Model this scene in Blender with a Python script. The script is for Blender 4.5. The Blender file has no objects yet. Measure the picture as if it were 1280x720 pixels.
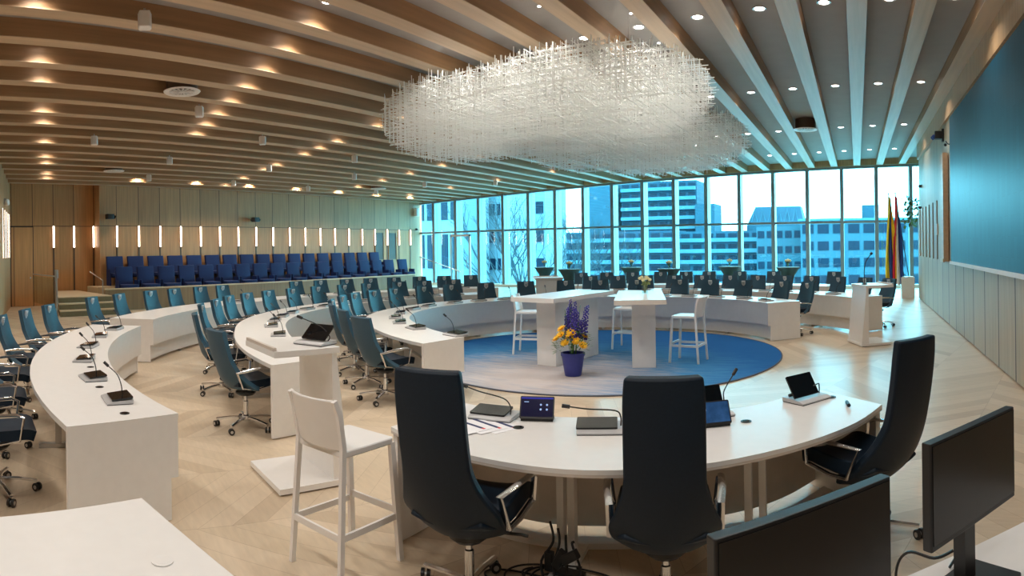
import bpy, math, random
from math import sin, cos, pi, radians, hypot, atan2, sqrt
from mathutils import Vector, Matrix
random.seed(7)
scn = bpy.context.scene
COL = scn.collection

# ------------------------------------------------------------------ materials
def ngroup(m):
    m.use_nodes = True
    return m.node_tree.nodes, m.node_tree.links, m.node_tree.nodes['Principled BSDF']

def mat(name, col, rough=0.5, metal=0.0, noise=0.06, scale=12.0, spec=0.5, stretch=(1, 1, 1), emit=None, estr=0.0, trans=0.0):
    m = bpy.data.materials.new(name)
    n, l, b = ngroup(m)
    b.inputs['Roughness'].default_value = rough
    b.inputs['Metallic'].default_value = metal
    b.inputs['Specular IOR Level'].default_value = spec
    tc = n.new('ShaderNodeTexCoord'); mp = n.new('ShaderNodeMapping'); mp.inputs['Scale'].default_value = stretch
    no = n.new('ShaderNodeTexNoise'); no.inputs['Scale'].default_value = scale; no.inputs['Detail'].default_value = 4
    r = n.new('ShaderNodeValToRGB')
    r.color_ramp.elements[0].position = 0.3; r.color_ramp.elements[1].position = 0.7
    r.color_ramp.elements[0].color = tuple(c * (1 - noise) for c in col) + (1,)
    r.color_ramp.elements[1].color = tuple(min(1, c * (1 + noise)) for c in col) + (1,)
    l.new(tc.outputs['Object'], mp.inputs['Vector']); l.new(mp.outputs['Vector'], no.inputs['Vector'])
    l.new(no.outputs['Fac'], r.inputs['Fac']); l.new(r.outputs['Color'], b.inputs['Base Color'])
    if emit:
        b.inputs['Emission Color'].default_value = emit + (1,); b.inputs['Emission Strength'].default_value = estr
    if trans:
        b.inputs['Transmission Weight'].default_value = trans
    return m

def wood(name, col, dark=0.75, axis='Z', rough=0.45, scale=3.0):
    st = {'X': (0.25, 6, 6), 'Y': (6, 0.25, 6), 'Z': (6, 6, 0.25)}[axis]
    return mat(name, col, rough, noise=1 - dark, scale=scale, stretch=st)

def panel_wall(name, col, pitch, phase, axis, seam_z, groove=0.022, rough=0.5, seamcol=(0.05, 0.03, 0.02)):
    """oak veneer with dark upright joints every pitch metres along an axis, and one level joint"""
    m = wood(name, col, 0.86, 'Z', rough)
    n, l = m.node_tree.nodes, m.node_tree.links
    b = n['Principled BSDF']
    src = b.inputs['Base Color'].links[0].from_socket
    tc = n.new('ShaderNodeTexCoord'); sx = n.new('ShaderNodeSeparateXYZ'); l.new(tc.outputs['Object'], sx.inputs[0])
    def M(op, a, bb):
        q = n.new('ShaderNodeMath'); q.operation = op
        for i, v in enumerate((a, bb)):
            if isinstance(v, (int, float)): q.inputs[i].default_value = v
            else: l.new(v, q.inputs[i])
        return q.outputs[0]
    t = M('DIVIDE', M('SUBTRACT', sx.outputs[axis], phase), pitch)
    fr = M('FRACT', t, 0.0)
    d = M('ABSOLUTE', M('SUBTRACT', fr, 0.5), 0.0)
    s1 = M('GREATER_THAN', d, 0.5 - groove / pitch / 2)
    if seam_z is not None:
        s2 = M('LESS_THAN', M('ABSOLUTE', M('SUBTRACT', sx.outputs['Z'], seam_z), 0.0), 0.011)
        s1 = M('MAXIMUM', s1, s2)
    # panel to panel tone
    wn = n.new('ShaderNodeTexWhiteNoise'); wn.noise_dimensions = '1D'; l.new(M('FLOOR', t, 0.0), wn.inputs['W'])
    hv = n.new('ShaderNodeHueSaturation'); l.new(src, hv.inputs['Color'])
    l.new(M('ADD', M('MULTIPLY', wn.outputs['Value'], 0.16), 0.92), hv.inputs['Value'])
    mx = n.new('ShaderNodeMixRGB'); l.new(s1, mx.inputs[0]); l.new(hv.outputs[0], mx.inputs[1]); mx.inputs[2].default_value = seamcol + (1,)
    l.new(mx.outputs[0], b.inputs['Base Color'])
    return m

def floor_mat():
    m = bpy.data.materials.new('chevron_oak')
    n, l, b = ngroup(m)
    tc = n.new('ShaderNodeTexCoord'); sx = n.new('ShaderNodeSeparateXYZ')
    rot = n.new('ShaderNodeMapping'); rot.inputs['Rotation'].default_value = (0, 0, radians(20))
    l.new(tc.outputs['Object'], rot.inputs[0]); l.new(rot.outputs[0], sx.inputs[0])
    def M(op, a, bb=0.0):
        q = n.new('ShaderNodeMath'); q.operation = op
        for i, v in enumerate((a, bb)):
            if isinstance(v, (int, float)): q.inputs[i].default_value = v
            else: l.new(v, q.inputs[i])
        return q.outputs[0]
    W = 1.05; PW = 0.24
    sxw = M('DIVIDE', sx.outputs['X'], W)
    strip = M('FLOOR', sxw)
    fx = M('FRACT', sxw)
    par = M('MODULO', M('ABSOLUTE', strip), 2.0)
    sg = M('SUBTRACT', M('MULTIPLY', par, 2.0), 1.0)
    yy = M('DIVIDE', M('ADD', sx.outputs['Y'], M('MULTIPLY', M('MULTIPLY', fx, sg), W * 0.9)), PW)
    pl = M('FLOOR', yy); fy = M('FRACT', yy)
    cx = n.new('ShaderNodeCombineXYZ'); l.new(strip, cx.inputs[0]); l.new(pl, cx.inputs[1])
    wn = n.new('ShaderNodeTexWhiteNoise'); l.new(cx.outputs[0], wn.inputs['Vector'])
    r = n.new('ShaderNodeValToRGB'); l.new(wn.outputs['Value'], r.inputs[0])
    e = r.color_ramp.elements
    e[0].color = (0.47, 0.36, 0.25, 1); e[1].color = (0.62, 0.50, 0.37, 1)
    e.new(0.35).color = (0.57, 0.455, 0.325, 1)
    no = n.new('ShaderNodeTexNoise'); no.inputs['Scale'].default_value = 5; no.inputs['Detail'].default_value = 5
    mp = n.new('ShaderNodeMapping'); mp.inputs['Scale'].default_value = (1, 6, 1); l.new(rot.outputs[0], mp.inputs[0]); l.new(mp.outputs[0], no.inputs['Vector'])
    hv = n.new('ShaderNodeHueSaturation'); l.new(r.outputs[0], hv.inputs['Color'])
    l.new(M('ADD', M('MULTIPLY', no.outputs['Fac'], 0.3), 0.85), hv.inputs['Value'])
    ed = M('MAXIMUM', M('LESS_THAN', fy, 0.02), M('LESS_THAN', fx, 0.005))
    mx = n.new('ShaderNodeMixRGB'); l.new(M('MULTIPLY', ed, 0.45), mx.inputs[0]); l.new(hv.outputs[0], mx.inputs[1]); mx.inputs[2].default_value = (0.22, 0.14, 0.08, 1)
    l.new(mx.outputs[0], b.inputs['Base Color'])
    b.inputs['Roughness'].default_value = 0.33
    b.inputs['Specular IOR Level'].default_value = 0.4
    return m

def carpet_mat():
    m = bpy.data.materials.new('sky_carpet')
    n, l, b = ngroup(m)
    tc = n.new('ShaderNodeTexCoord')
    mp = n.new('ShaderNodeMapping'); mp.inputs['Scale'].default_value = (0.9, 5.5, 1); mp.inputs['Rotation'].default_value = (0, 0, radians(-22))
    l.new(tc.outputs['Object'], mp.inputs[0])
    no = n.new('ShaderNodeTexNoise'); no.inputs['Scale'].default_value = 2.4; no.inputs['Detail'].default_value = 8; no.inputs['Roughness'].default_value = 0.65
    l.new(mp.outputs[0], no.inputs['Vector'])
    sx = n.new('ShaderNodeSeparateXYZ'); l.new(tc.outputs['Object'], sx.inputs[0])
    def M(op, a, bb=0.0):
        q = n.new('ShaderNodeMath'); q.operation = op
        for i, v in enumerate((a, bb)):
            if isinstance(v, (int, float)): q.inputs[i].default_value = v
            else: l.new(v, q.inputs[i])
        return q.outputs[0]
    # woven picture plus some painted-in lighting: pale sand patch towards the presiding table, deep blue around it
    dx = M('SUBTRACT', sx.outputs['X'], -0.15); dy = M('SUBTRACT', sx.outputs['Y'], -2.2)
    d = M('SQRT', M('ADD', M('MULTIPLY', M('MULTIPLY', dx, dx), 0.95), M('MULTIPLY', M('MULTIPLY', dy, dy), 0.8)))
    t = M('ADD', M('DIVIDE', d, 3.6), M('MULTIPLY', M('SUBTRACT', no.outputs['Fac'], 0.5), 0.75))
    r = n.new('ShaderNodeValToRGB'); l.new(t, r.inputs[0])
    e = r.color_ramp.elements
    e[0].position = 0.14; e[0].color = (0.47, 0.42, 0.41, 1)
    e[1].position = 0.95; e[1].color = (0.015, 0.11, 0.32, 1)
    e.new(0.38).color = (0.30, 0.33, 0.40, 1)
    e.new(0.62).color = (0.05, 0.20, 0.40, 1)
    l.new(r.outputs[0], b.inputs['Base Color'])
    b.inputs['Roughness'].default_value = 0.95; b.inputs['Specular IOR Level'].default_value = 0.1
    return m

def glass_mat(name, tint, gl=0.06):
    m = bpy.data.materials.new(name); m.use_nodes = True
    n, l = m.node_tree.nodes, m.node_tree.links
    n.clear()
    o = n.new('ShaderNodeOutputMaterial'); t = n.new('ShaderNodeBsdfTransparent'); t.inputs[0].default_value = tint + (1,)
    g = n.new('ShaderNodeBsdfGlossy'); g.inputs['Roughness'].default_value = 0.02
    mx = n.new('ShaderNodeMixShader'); mx.inputs[0].default_value = gl
    l.new(t.outputs[0], mx.inputs[1]); l.new(g.outputs[0], mx.inputs[2]); l.new(mx.outputs[0], o.inputs[0])
    return m

def emit_mat(name, col, s):
    m = bpy.data.materials.new(name); m.use_nodes = True
    n, l = m.node_tree.nodes, m.node_tree.links
    n.clear()
    o = n.new('ShaderNodeOutputMaterial'); e = n.new('ShaderNodeEmission'); e.inputs[0].default_value = col + (1,); e.inputs[1].default_value = s
    l.new(e.outputs[0], o.inputs[0])
    return m

def rod_mat():
    m = bpy.data.materials.new('frosted_acrylic'); m.use_nodes = True
    n, l = m.node_tree.nodes, m.node_tree.links
    b = n['Principled BSDF']; o = n['Material Output']
    b.inputs['Base Color'].default_value = (.95, .96, .95, 1); b.inputs['Roughness'].default_value = .25
    t = n.new('ShaderNodeBsdfTranslucent'); t.inputs[0].default_value = (.96, .97, .96, 1)
    x = n.new('ShaderNodeMixShader'); x.inputs[0].default_value = .5
    l.new(b.outputs[0], x.inputs[1]); l.new(t.outputs[0], x.inputs[2]); l.new(x.outputs[0], o.inputs[0])
    return m
M_ = {}
M_['white'] = mat('white_laminate', (0.80, 0.78, 0.76), 0.3, noise=0.015)
M_['white_dk'] = mat('white_panel', (0.80, 0.78, 0.76), 0.4, noise=0.02)
M_['beige_panel'] = mat('greige_panel', (0.62, 0.55, 0.49), 0.5, noise=0.03)
M_['stool'] = mat('white_plastic', (0.82, 0.79, 0.77), 0.35, noise=0.01)
M_['fabric'] = mat('petrol_fabric', (0.016, 0.066, 0.108), 0.5, noise=0.18, scale=160, spec=0.6)
M_['fabric_dk'] = mat('navy_leather', (0.0035, 0.013, 0.027), 0.5, noise=0.12, scale=90, spec=0.3)
M_['seatblue'] = mat('royal_blue_upholstery', (0.0015, 0.017, 0.105), 0.75, noise=0.15, scale=60)
M_['chrome'] = mat('polished_aluminium', (0.72, 0.72, 0.73), 0.16, 1.0, noise=0.02)
M_['steel'] = mat('grey_steel', (0.55, 0.54, 0.53), 0.35, 0.8, noise=0.03)
M_['black'] = mat('black_plastic', (0.012, 0.012, 0.013), 0.4, noise=0.1)
M_['blackgloss'] = mat('black_glass', (0.006, 0.006, 0.007), 0.08, noise=0.05)
M_['screenmatt'] = mat('dark_display', (0.008, 0.008, 0.009), 0.25, noise=0.05)
M_['silver'] = mat('silver_plastic', (0.52, 0.52, 0.53), 0.35, 0.3, noise=0.03)
M_['crest'] = mat('silver_crest', (0.62, 0.64, 0.66), 0.5, noise=0.25, scale=70)
M_['crestdk'] = mat('crest_mark', (0.20, 0.24, 0.28), 0.5)
M_['beam'] = wood('oak_brown', (0.36, 0.20, 0.095), 0.82, 'Y', 0.5, 2.0)
M_['beambot'] = wood('pale_wood', (0.55, 0.40, 0.265), 0.9, 'Y', 0.45, 2.0)
M_['slab'] = mat('grey_acoustic_plaster', (0.36, 0.335, 0.315), 0.8, noise=0.03, scale=3)
M_['oakwall'] = panel_wall('oak_gallery_wall', (0.52, 0.30, 0.145), 0.898, 9.13, 'Y', 2.9)
M_['oakdoor'] = panel_wall('orange_oak_wall', (0.50, 0.255, 0.10), 0.79, 6.04, 'Y', 2.9)
M_['oakleft'] = panel_wall('oak_side_wall', (0.46, 0.31, 0.17), 1.3, 0.3, 'X', None)
M_['oakright'] = panel_wall('oak_wainscot', (0.44, 0.345, 0.235), 1.0, 0.02, 'Y', None, 0.055)
M_['oakupper'] = panel_wall('oak_upper_boards', (0.46, 0.38, 0.27), 0.8, 0.0, 'Y', None, 0.012)
M_['oaktrim'] = wood('oak_trim', (0.46, 0.29, 0.15), 0.85, 'Z')
M_['oakstep'] = mat('pale_oak_step', (0.60, 0.47, 0.31), 0.45, noise=0.06, stretch=(1, 5, 1))
M_['olive'] = mat('olive_step_front', (0.20, 0.165, 0.085), 0.6, noise=0.06)
M_['parapet'] = wood('oak_parapet', (0.30, 0.18, 0.085), 0.85, 'Z')
M_['floor'] = floor_mat()
M_['carpet'] = carpet_mat()
M_['edge'] = mat('carpet_binding', (0.09, 0.10, 0.13), 0.9)
M_['mull'] = mat('grey_window_metal', (0.22, 0.27, 0.30), 0.45, 0.1, noise=0.03)
M_['glass'] = glass_mat('tinted_window_glass', (0.50, 0.90, 1.0))
M_['clear'] = glass_mat('clear_glass', (0.88, 0.92, 0.9), 0.08)
M_['board'] = None
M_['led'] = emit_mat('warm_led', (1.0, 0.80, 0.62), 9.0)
M_['lamp'] = emit_mat('lamp_glow', (1.0, 0.93, 0.84), 14.0)
M_['ledcool'] = M_['lamp']
M_['rod'] = rod_mat()
M_['pot'] = mat('ultramarine_pot', (0.035, 0.045, 0.26), 0.45, noise=0.05)
M_['leaf'] = mat('green_leaf', (0.07, 0.17, 0.035), 0.55, noise=0.35, scale=9)
M_['leafpale'] = mat('pale_green_leaf', (0.26, 0.34, 0.12), 0.55, noise=0.3, scale=9)
M_['yellow'] = mat('yellow_petal', (0.90, 0.52, 0.02), 0.6, noise=0.12, scale=30)
M_['purple'] = mat('violet_petal', (0.06, 0.045, 0.33), 0.6, noise=0.3, scale=30)
M_['cream'] = mat('cream_petal', (0.78, 0.72, 0.42), 0.6, noise=0.1)
M_['dkfloret'] = mat('flower_heart', (0.10, 0.06, 0.02), 0.8)
M_['paper'] = mat('white_paper', (0.85, 0.85, 0.88), 0.7, noise=0.01)
M_['navyink'] = mat('navy_print', (0.02, 0.035, 0.12), 0.7)
M_['redink'] = mat('red_print', (0.70, 0.06, 0.06), 0.7)
M_['bluescreen'] = mat('lit_blue_screen', (0.01, 0.01, 0.03), 0.1, emit=(0.012, 0.016, 0.16), estr=0.07)
M_['bluebar'] = mat('lit_blue_bar', (0.02, 0.02, 0.2), 0.1, emit=(0.03, 0.04, 0.65), estr=0.3)
M_['icon'] = mat('lit_icon', (0.2, 0.3, 0.5), 0.2, emit=(0.25, 0.38, 0.75), estr=0.6)
M_['photoscreen'] = mat('lit_photo_screen', (0.02, 0.06, 0.14), 0.1, emit=(0.03, 0.10, 0.28), estr=0.3, noise=0.6, scale=14)
M_['cloth'] = mat('dark_teal_stretch_cloth', (0.03, 0.075, 0.09), 0.75, noise=0.08)
M_['tabletop_teal'] = mat('grey_teal_cloth_top', (0.10, 0.17, 0.18), 0.7)
M_['flagyellow'] = mat('flag_yellow', (0.92, 0.66, 0.03), 0.8)
M_['flagblue'] = mat('flag_blue', (0.02, 0.06, 0.25), 0.8)
M_['flagred'] = mat('flag_red', (0.75, 0.02, 0.04), 0.8)
M_['flagwhite'] = mat('flag_white', (0.75, 0.75, 0.76), 0.8)
M_['bark'] = mat('bare_bark', (0.0106, 0.0211, 0.0297), 0.9, noise=0.2)
M_['trunk'] = mat('plant_stem', (0.16, 0.11, 0.06), 0.9)
M_['b_conc'] = mat('pale_facade', (0.0226, 0.0664, 0.0923), 0.9, noise=0.08, scale=0.3)
M_['b_blue'] = mat('blue_grey_facade', (0.0049, 0.0316, 0.0573), 0.9, noise=0.12, scale=0.3)
M_['b_mid'] = mat('mid_facade', (0.0112, 0.0475, 0.0748), 0.9, noise=0.1, scale=0.3)
M_['b_white'] = mat('white_facade', (0.1417, 0.1834, 0.2142), 0.9, noise=0.08, scale=0.3)
M_['b_win'] = mat('facade_window', (0.0020, 0.0110, 0.0250), 0.5, spec=0.15, noise=0.2, scale=0.5)
M_['b_slab'] = mat('balcony_front', (0.0386, 0.1048, 0.1420), 0.8, noise=0.08, scale=0.4)
M_['b_roof'] = mat('mansard_roof', (0.0053, 0.0316, 0.0573), 0.8)
M_['asphalt'] = mat('pale_street_paving', (0.27, 0.33, 0.35), 0.95, noise=0.1, scale=0.3)  # unseen from indoors; kept pale to bounce daylight up onto the ceiling
M_['puck'] = mat('cream_ribbed_plastic', (0.62, 0.54, 0.44), 0.6)
M_['dark_recess'] = mat('dark_recess', (0.10, 0.10, 0.09), 0.5)
M_['brownring'] = mat('bronze_metal', (0.14, 0.095, 0.07), 0.4, 0.5)

def board_mat():
    m = mat('slate_blue_board', (0.014, 0.10, 0.16), 0.42, noise=0.05)
    n, l = m.node_tree.nodes, m.node_tree.links
    b = n['Principled BSDF']
    tc = n.new('ShaderNodeTexCoord'); mp = n.new('ShaderNodeMapping')
    mp.inputs['Rotation'].default_value = (0, radians(90), radians(90))
    br = n.new('ShaderNodeTexBrick'); br.offset = 0.5
    mp2 = n.new('ShaderNodeMapping'); mp2.inputs['Scale'].default_value = (1, 1, 1)
    sx = n.new('ShaderNodeSeparateXYZ'); cx = n.new('ShaderNodeCombineXYZ')
    l.new(tc.outputs['Object'], sx.inputs[0]); l.new(sx.outputs['Z'], cx.inputs[0]); l.new(sx.outputs['Y'], cx.inputs[1])
    l.new(cx.outputs[0], br.inputs['Vector'])
    br.inputs['Scale'].default_value = 1.0
    br.inputs['Brick Width'].default_value = 0.55; br.inputs['Row Height'].default_value = 0.16
    br.inputs['Mortar Size'].default_value = 0.004
    br.inputs['Color1'].default_value = (0.009, 0.074, 0.128, 1); br.inputs['Color2'].default_value = (0.012, 0.090, 0.150, 1)
    br.inputs['Mortar'].default_value = (0.008, 0.063, 0.108, 1)
    l.new(br.outputs['Color'], b.inputs['Base Color'])
    return m
M_['board'] = board_mat()

# ------------------------------------------------------------------ mesh helpers
class MB:
    def __init__(self): self.v = []; self.f = []; self.mi = []; self.cur = 0
    def add(self, vs, fs):
        o = len(self.v); self.v += [tuple(p) for p in vs]
        for f in fs: self.f.append([i + o for i in f]); self.mi.append(self.cur)
        return self
    def box(self, x0, x1, y0, y1, z0, z1, mtx=None):
        vs = [(x, y, z) for x in (x0, x1) for y in (y0, y1) for z in (z0, z1)]
        if mtx is not None: vs = [mtx @ Vector(p) for p in vs]
        return self.add(vs, [(0, 1, 3, 2), (4, 6, 7, 5), (0, 4, 5, 1), (2, 3, 7, 6), (0, 2, 6, 4), (1, 5, 7, 3)])
    def rbox(self, x0, x1, y0, y1, z0, z1, r, mtx=None, seg=3):
        """box with rounded upright edges and chamfered top and bottom"""
        pts = []
        r = min(r, (x1 - x0) / 2.01, (y1 - y0) / 2.01)
        for cx, cy, a0 in ((x1 - r, y1 - r, 0), (x0 + r, y1 - r, 90), (x0 + r, y0 + r, 180), (x1 - r, y0 + r, 270)):
            for k in range(seg + 1):
                a = radians(a0 + 90 * k / seg); pts.append((cx + r * cos(a), cy + r * sin(a)))
        return self.prism(pts, z0, z1, mtx)
    def prism(self, pts, z0, z1, mtx=None):
        n = len(pts)
        vs = [(x, y, z0) for x, y in pts] + [(x, y, z1) for x, y in pts]
        if mtx is not None: vs = [mtx @ Vector(p) for p in vs]
        fs = [list(range(n))[::-1], list(range(n, 2 * n))] + [(i, (i + 1) % n, n + (i + 1) % n, n + i) for i in range(n)]
        return self.add(vs, fs)
    def tube(self, pts, r, seg=8, close=False, taper=None, flat=None):
        """tube along points; flat=(a,b) gives an elliptical section"""
        P = [Vector(p) for p in pts]; n = len(P); vs = []; up0 = None
        for i, p in enumerate(P):
            if close: t = (P[(i + 1) % n] - P[i - 1])
            else: t = (P[min(i + 1, n - 1)] - P[max(i - 1, 0)])
            t.normalize()
            if up0 is None:
                up0 = Vector((0, 0, 1)) if abs(t.z) < 0.9 else Vector((1, 0, 0))
            s = t.cross(up0)
            if s.length < 1e-5: s = t.cross(Vector((0, 1, 0)))
            s.normalize(); u = s.cross(t).normalized(); up0 = u
            rr = r if taper is None else r + (taper - r) * i / (n - 1)
            a, b = (rr, rr) if flat is None else (flat[0], flat[1])
            for k in range(seg):
                q = 2 * pi * k / seg + pi / seg
                vs.append(p + s * (a * cos(q)) + u * (b * sin(q)))
        fs = []
        for i in range(n if close else n - 1):
            j = (i + 1) % n
            for k in range(seg):
                fs.append((i * seg + k, i * seg + (k + 1) % seg, j * seg + (k + 1) % seg, j * seg + k))
        if not close:
            fs.append(tuple(range(seg))[::-1]); fs.append(tuple((n - 1) * seg + k for k in range(seg)))
        return self.add(vs, fs)
    def lathe(self, prof, seg=20, c=(0, 0, 0), mtx=None):
        n = len(prof); vs = []
        for r, z in prof:
            for k in range(seg):
                a = 2 * pi * k / seg; vs.append(Vector((c[0] + r * cos(a), c[1] + r * sin(a), c[2] + z)))
        if mtx is not None: vs = [mtx @ p for p in vs]
        fs = [(i * seg + k, i * seg + (k + 1) % seg, (i + 1) * seg + (k + 1) % seg, (i + 1) * seg + k) for i in range(n - 1) for k in range(seg)]
        fs.append(tuple(range(seg))[::-1]); fs.append(tuple((n - 1) * seg + k for k in range(seg)))
        return self.add(vs, fs)
    def arc(self, r0, r1, z0, z1, a0, a1, n=None, dr=None):
        """ring sector, degrees"""
        if n is None: n = max(2, int(abs(a1 - a0) / 2.5))
        vs = []
        for i in range(n + 1):
            ad = a0 + (a1 - a0) * i / n; a = radians(ad); c, s = cos(a), sin(a); q = dr(ad) if dr else 0
            vs += [((r0 + q) * c, (r0 + q) * s, z0), ((r1 + q) * c, (r1 + q) * s, z0), ((r1 + q) * c, (r1 + q) * s, z1), ((r0 + q) * c, (r0 + q) * s, z1)]
        fs = [(0, 1, 2, 3), (4 * n + 3, 4 * n + 2, 4 * n + 1, 4 * n)]
        for i in range(n):
            for k in range(4): fs.append((4 * i + k, 4 * (i + 1) + k, 4 * (i + 1) + (k + 1) % 4, 4 * i + (k + 1) % 4))
        return self.add(vs, fs)
    def sheet(self, grid, th, nrm=None):
        """thick sheet from a grid of points (rows of columns)"""
        R = len(grid); Cc = len(grid[0]); G = [[Vector(p) for p in row] for row in grid]
        N = [[None] * Cc for _ in range(R)]
        for i in range(R):
            for j in range(Cc):
                a = G[min(i + 1, R - 1)][j] - G[max(i - 1, 0)][j]; b = G[i][min(j + 1, Cc - 1)] - G[i][max(j - 1, 0)]
                q = a.cross(b); N[i][j] = q.normalized() if q.length > 1e-9 else Vector((0, 0, 1))
        vs = [];
        for i in range(R):
            for j in range(Cc): vs.append(G[i][j])
        for i in range(R):
            for j in range(Cc):
                t = th(i / (R - 1), j / (Cc - 1)) if callable(th) else th
                vs.append(G[i][j] + N[i][j] * t)
        K = R * Cc; fs = []
        for i in range(R - 1):
            for j in range(Cc - 1):
                a, b, c, d = i * Cc + j, i * Cc + j + 1, (i + 1) * Cc + j + 1, (i + 1) * Cc + j
                fs.append((a, b, c, d)); fs.append((K + d, K + c, K + b, K + a))
        loop = [(0, j) for j in range(Cc)] + [(i, Cc - 1) for i in range(1, R)] + [(R - 1, j) for j in range(Cc - 2, -1, -1)] + [(i, 0) for i in range(R - 2, 0, -1)]
        for q in range(len(loop)):
            a = loop[q][0] * Cc + loop[q][1]; b = loop[(q + 1) % len(loop)]; b = b[0] * Cc + b[1]
            fs.append((b, a, K + a, K + b))
        return self.add(vs, fs)
    def blob(self, c, r, seg=10, rings=6):
        rx, ry, rz = r if isinstance(r, tuple) else (r, r, r)
        vs = [(c[0], c[1], c[2] - rz)]
        for i in range(1, rings):
            p = -pi / 2 + pi * i / rings
            for k in range(seg):
                a = 2 * pi * k / seg; vs.append((c[0] + rx * cos(p) * cos(a), c[1] + ry * cos(p) * sin(a), c[2] + rz * sin(p)))
        vs.append((c[0], c[1], c[2] + rz)); T = len(vs) - 1; fs = []
        for k in range(seg):
            fs.append((0, 1 + (k + 1) % seg, 1 + k)); b = 1 + (rings - 2) * seg
            fs.append((T, b + k, b + (k + 1) % seg))
        for i in range(rings - 2):
            for k in range(seg):
                o = 1 + i * seg; fs.append((o + k, o + (k + 1) % seg, o + seg + (k + 1) % seg, o + seg + k))
        return self.add(vs, fs)
    def mesh(self, name, mats, smooth=35):
        me = bpy.data.meshes.new(name); me.from_pydata(self.v, [], self.f); me.update()
        import bmesh
        bm = bmesh.new(); bm.from_mesh(me); bmesh.ops.recalc_face_normals(bm, faces=bm.faces); bm.to_mesh(me); bm.free()
        for m in (mats if isinstance(mats, (list, tuple)) else [mats]): me.materials.append(m)
        if any(self.mi): me.polygons.foreach_set('material_index', self.mi)
        if smooth:
            me.polygons.foreach_set('use_smooth', [True] * len(me.polygons))
            me.set_sharp_from_angle(angle=radians(smooth))
        return me
    def build(self, name, mats, parent=None, loc=None, rotz=None, smooth=35, bevel=0):
        o = bpy.data.objects.new(name, self.mesh(name, mats, smooth)); COL.objects.link(o)
        if parent: o.parent = parent
        if loc: o.location = loc
        if rotz is not None: o.rotation_euler = (0, 0, rotz)
        if bevel:
            b = o.modifiers.new('soft_edges', 'BEVEL'); b.width = bevel; b.segments = 2; b.limit_method = 'ANGLE'; b.angle_limit = radians(50)
        return o

def tag(o, label=None, cat=None, group=None, kind=None):
    if label: o['label'] = label
    if cat: o['category'] = cat
    if group: o['group'] = group
    if kind: o['kind'] = kind
    return o
def thing(name, label, cat, loc=(0, 0, 0), rotz=0, group=None):
    o = bpy.data.objects.new(name, None); COL.objects.link(o); o.empty_display_size = 0.1
    o.location = loc; o.rotation_euler = (0, 0, rotz)
    return tag(o, label, cat, group)
def struct(name, mb, m, smooth=0, **k):
    o = mb.build(name, m, smooth=smooth, **k); o['kind'] = 'structure'; return o
KIDS = {}
def kids(root):
    if root.name not in KIDS: KIDS[root.name] = [c for c in bpy.data.objects if c.parent == root]
    return KIDS[root.name]
def dup(root, loc, rotz, label, group=None, rot=None):
    r = root.copy(); COL.objects.link(r); r.location = loc; r.rotation_euler = rot or (0, 0, rotz)
    r['label'] = label
    if group: r['group'] = group
    for ch in list(kids(root)):
        c = ch.copy(); COL.objects.link(c); c.parent = r
        for g in list(kids(ch)):
            d = g.copy(); COL.objects.link(d); d.parent = c
    return r
ORD = ['zeroth', 'first', 'second', 'third', 'fourth', 'fifth', 'sixth', 'seventh', 'eighth', 'ninth', 'tenth', 'eleventh', 'twelfth', 'thirteenth',
       'fourteenth', 'fifteenth', 'sixteenth', 'seventeenth', 'eighteenth', 'nineteenth', 'twentieth', 'twenty-first', 'twenty-second', 'twenty-third', 'twenty-fourth', 'twenty-fifth', 'twenty-sixth']
CX, CY = -4.33, 10.03
def ring(r, a): return (CX + r * cos(radians(a)), CY + r * sin(radians(a)))
def zb(x): return 5.055 + 0.032 * x          # underside of the ceiling beams

# ------------------------------------------------------------------ camera (stitched panorama: cylindrical)
F, XV, Y0, ROLL, HC = 790.0, 1071.1, 310.6, 0.015, 1.855
cam = bpy.data.cameras.new('camera'); co = bpy.data.objects.new('camera', cam); COL.objects.link(co)
cam.type = 'PANO'; cam.panorama_type = 'CENTRAL_CYLINDRICAL'
half = 640.0 / F
cam.central_cylindrical_range_u_min = -half; cam.central_cylindrical_range_u_max = half
cam.central_cylindrical_range_v_min = -(720 - Y0) / F; cam.central_cylindrical_range_v_max = Y0 / F
cam.central_cylindrical_radius = 1.0
cam.clip_start = 0.05; cam.clip_end = 600
th0 = -(XV - 640) / F
co.matrix_world = Matrix.Translation((0, 0, HC)) @ Matrix.Rotation(-th0, 4, 'Z') @ Matrix.Rotation(ROLL, 4, 'Y') @ Matrix.Rotation(pi / 2, 4, 'X')
scn.camera = co

# ------------------------------------------------------------------ room shell
XR, YW, XG, XD = 2.09, 26.2, -21.6, -22.1
struct('floor', MB().box(-22.6, 4.2, -4.0, 26.6, -0.12, 0.0), M_['floor'])
# ceiling slab (tilted a little) and beams
s = MB(); x0, x1 = -22.8, 4.2; t = 0.25
s.add([(x0, -4, zb(x0) + t), (x1, -4, zb(x1) + t), (x1, 26.6, zb(x1) + t), (x0, 26.6, zb(x0) + t),
       (x0, -4, zb(x0) + t + .2), (x1, -4, zb(x1) + t + .2), (x1, 26.6, zb(x1) + t + .2), (x0, 26.6, zb(x0) + t + .2)],
      [(0, 1, 2, 3), (7, 6, 5, 4), (0, 4, 5, 1), (1, 5, 6, 2), (2, 6, 7, 3), (3, 7, 4, 0)])
struct('ceiling', s, M_['slab'])
BW = 0.276
for k in range(-3, 24):
    x = -k * 0.93 + 0.04; z = zb(x)
    if x < XG + 0.1: y0 = 5.4
    else: y0 = -3.9
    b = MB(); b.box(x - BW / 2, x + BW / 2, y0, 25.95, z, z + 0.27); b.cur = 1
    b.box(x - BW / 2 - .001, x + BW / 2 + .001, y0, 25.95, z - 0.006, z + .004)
    struct('ceiling_beam', b, [M_['beam'], M_['beambot']])  # brown sides, paler strip on the underside
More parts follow.
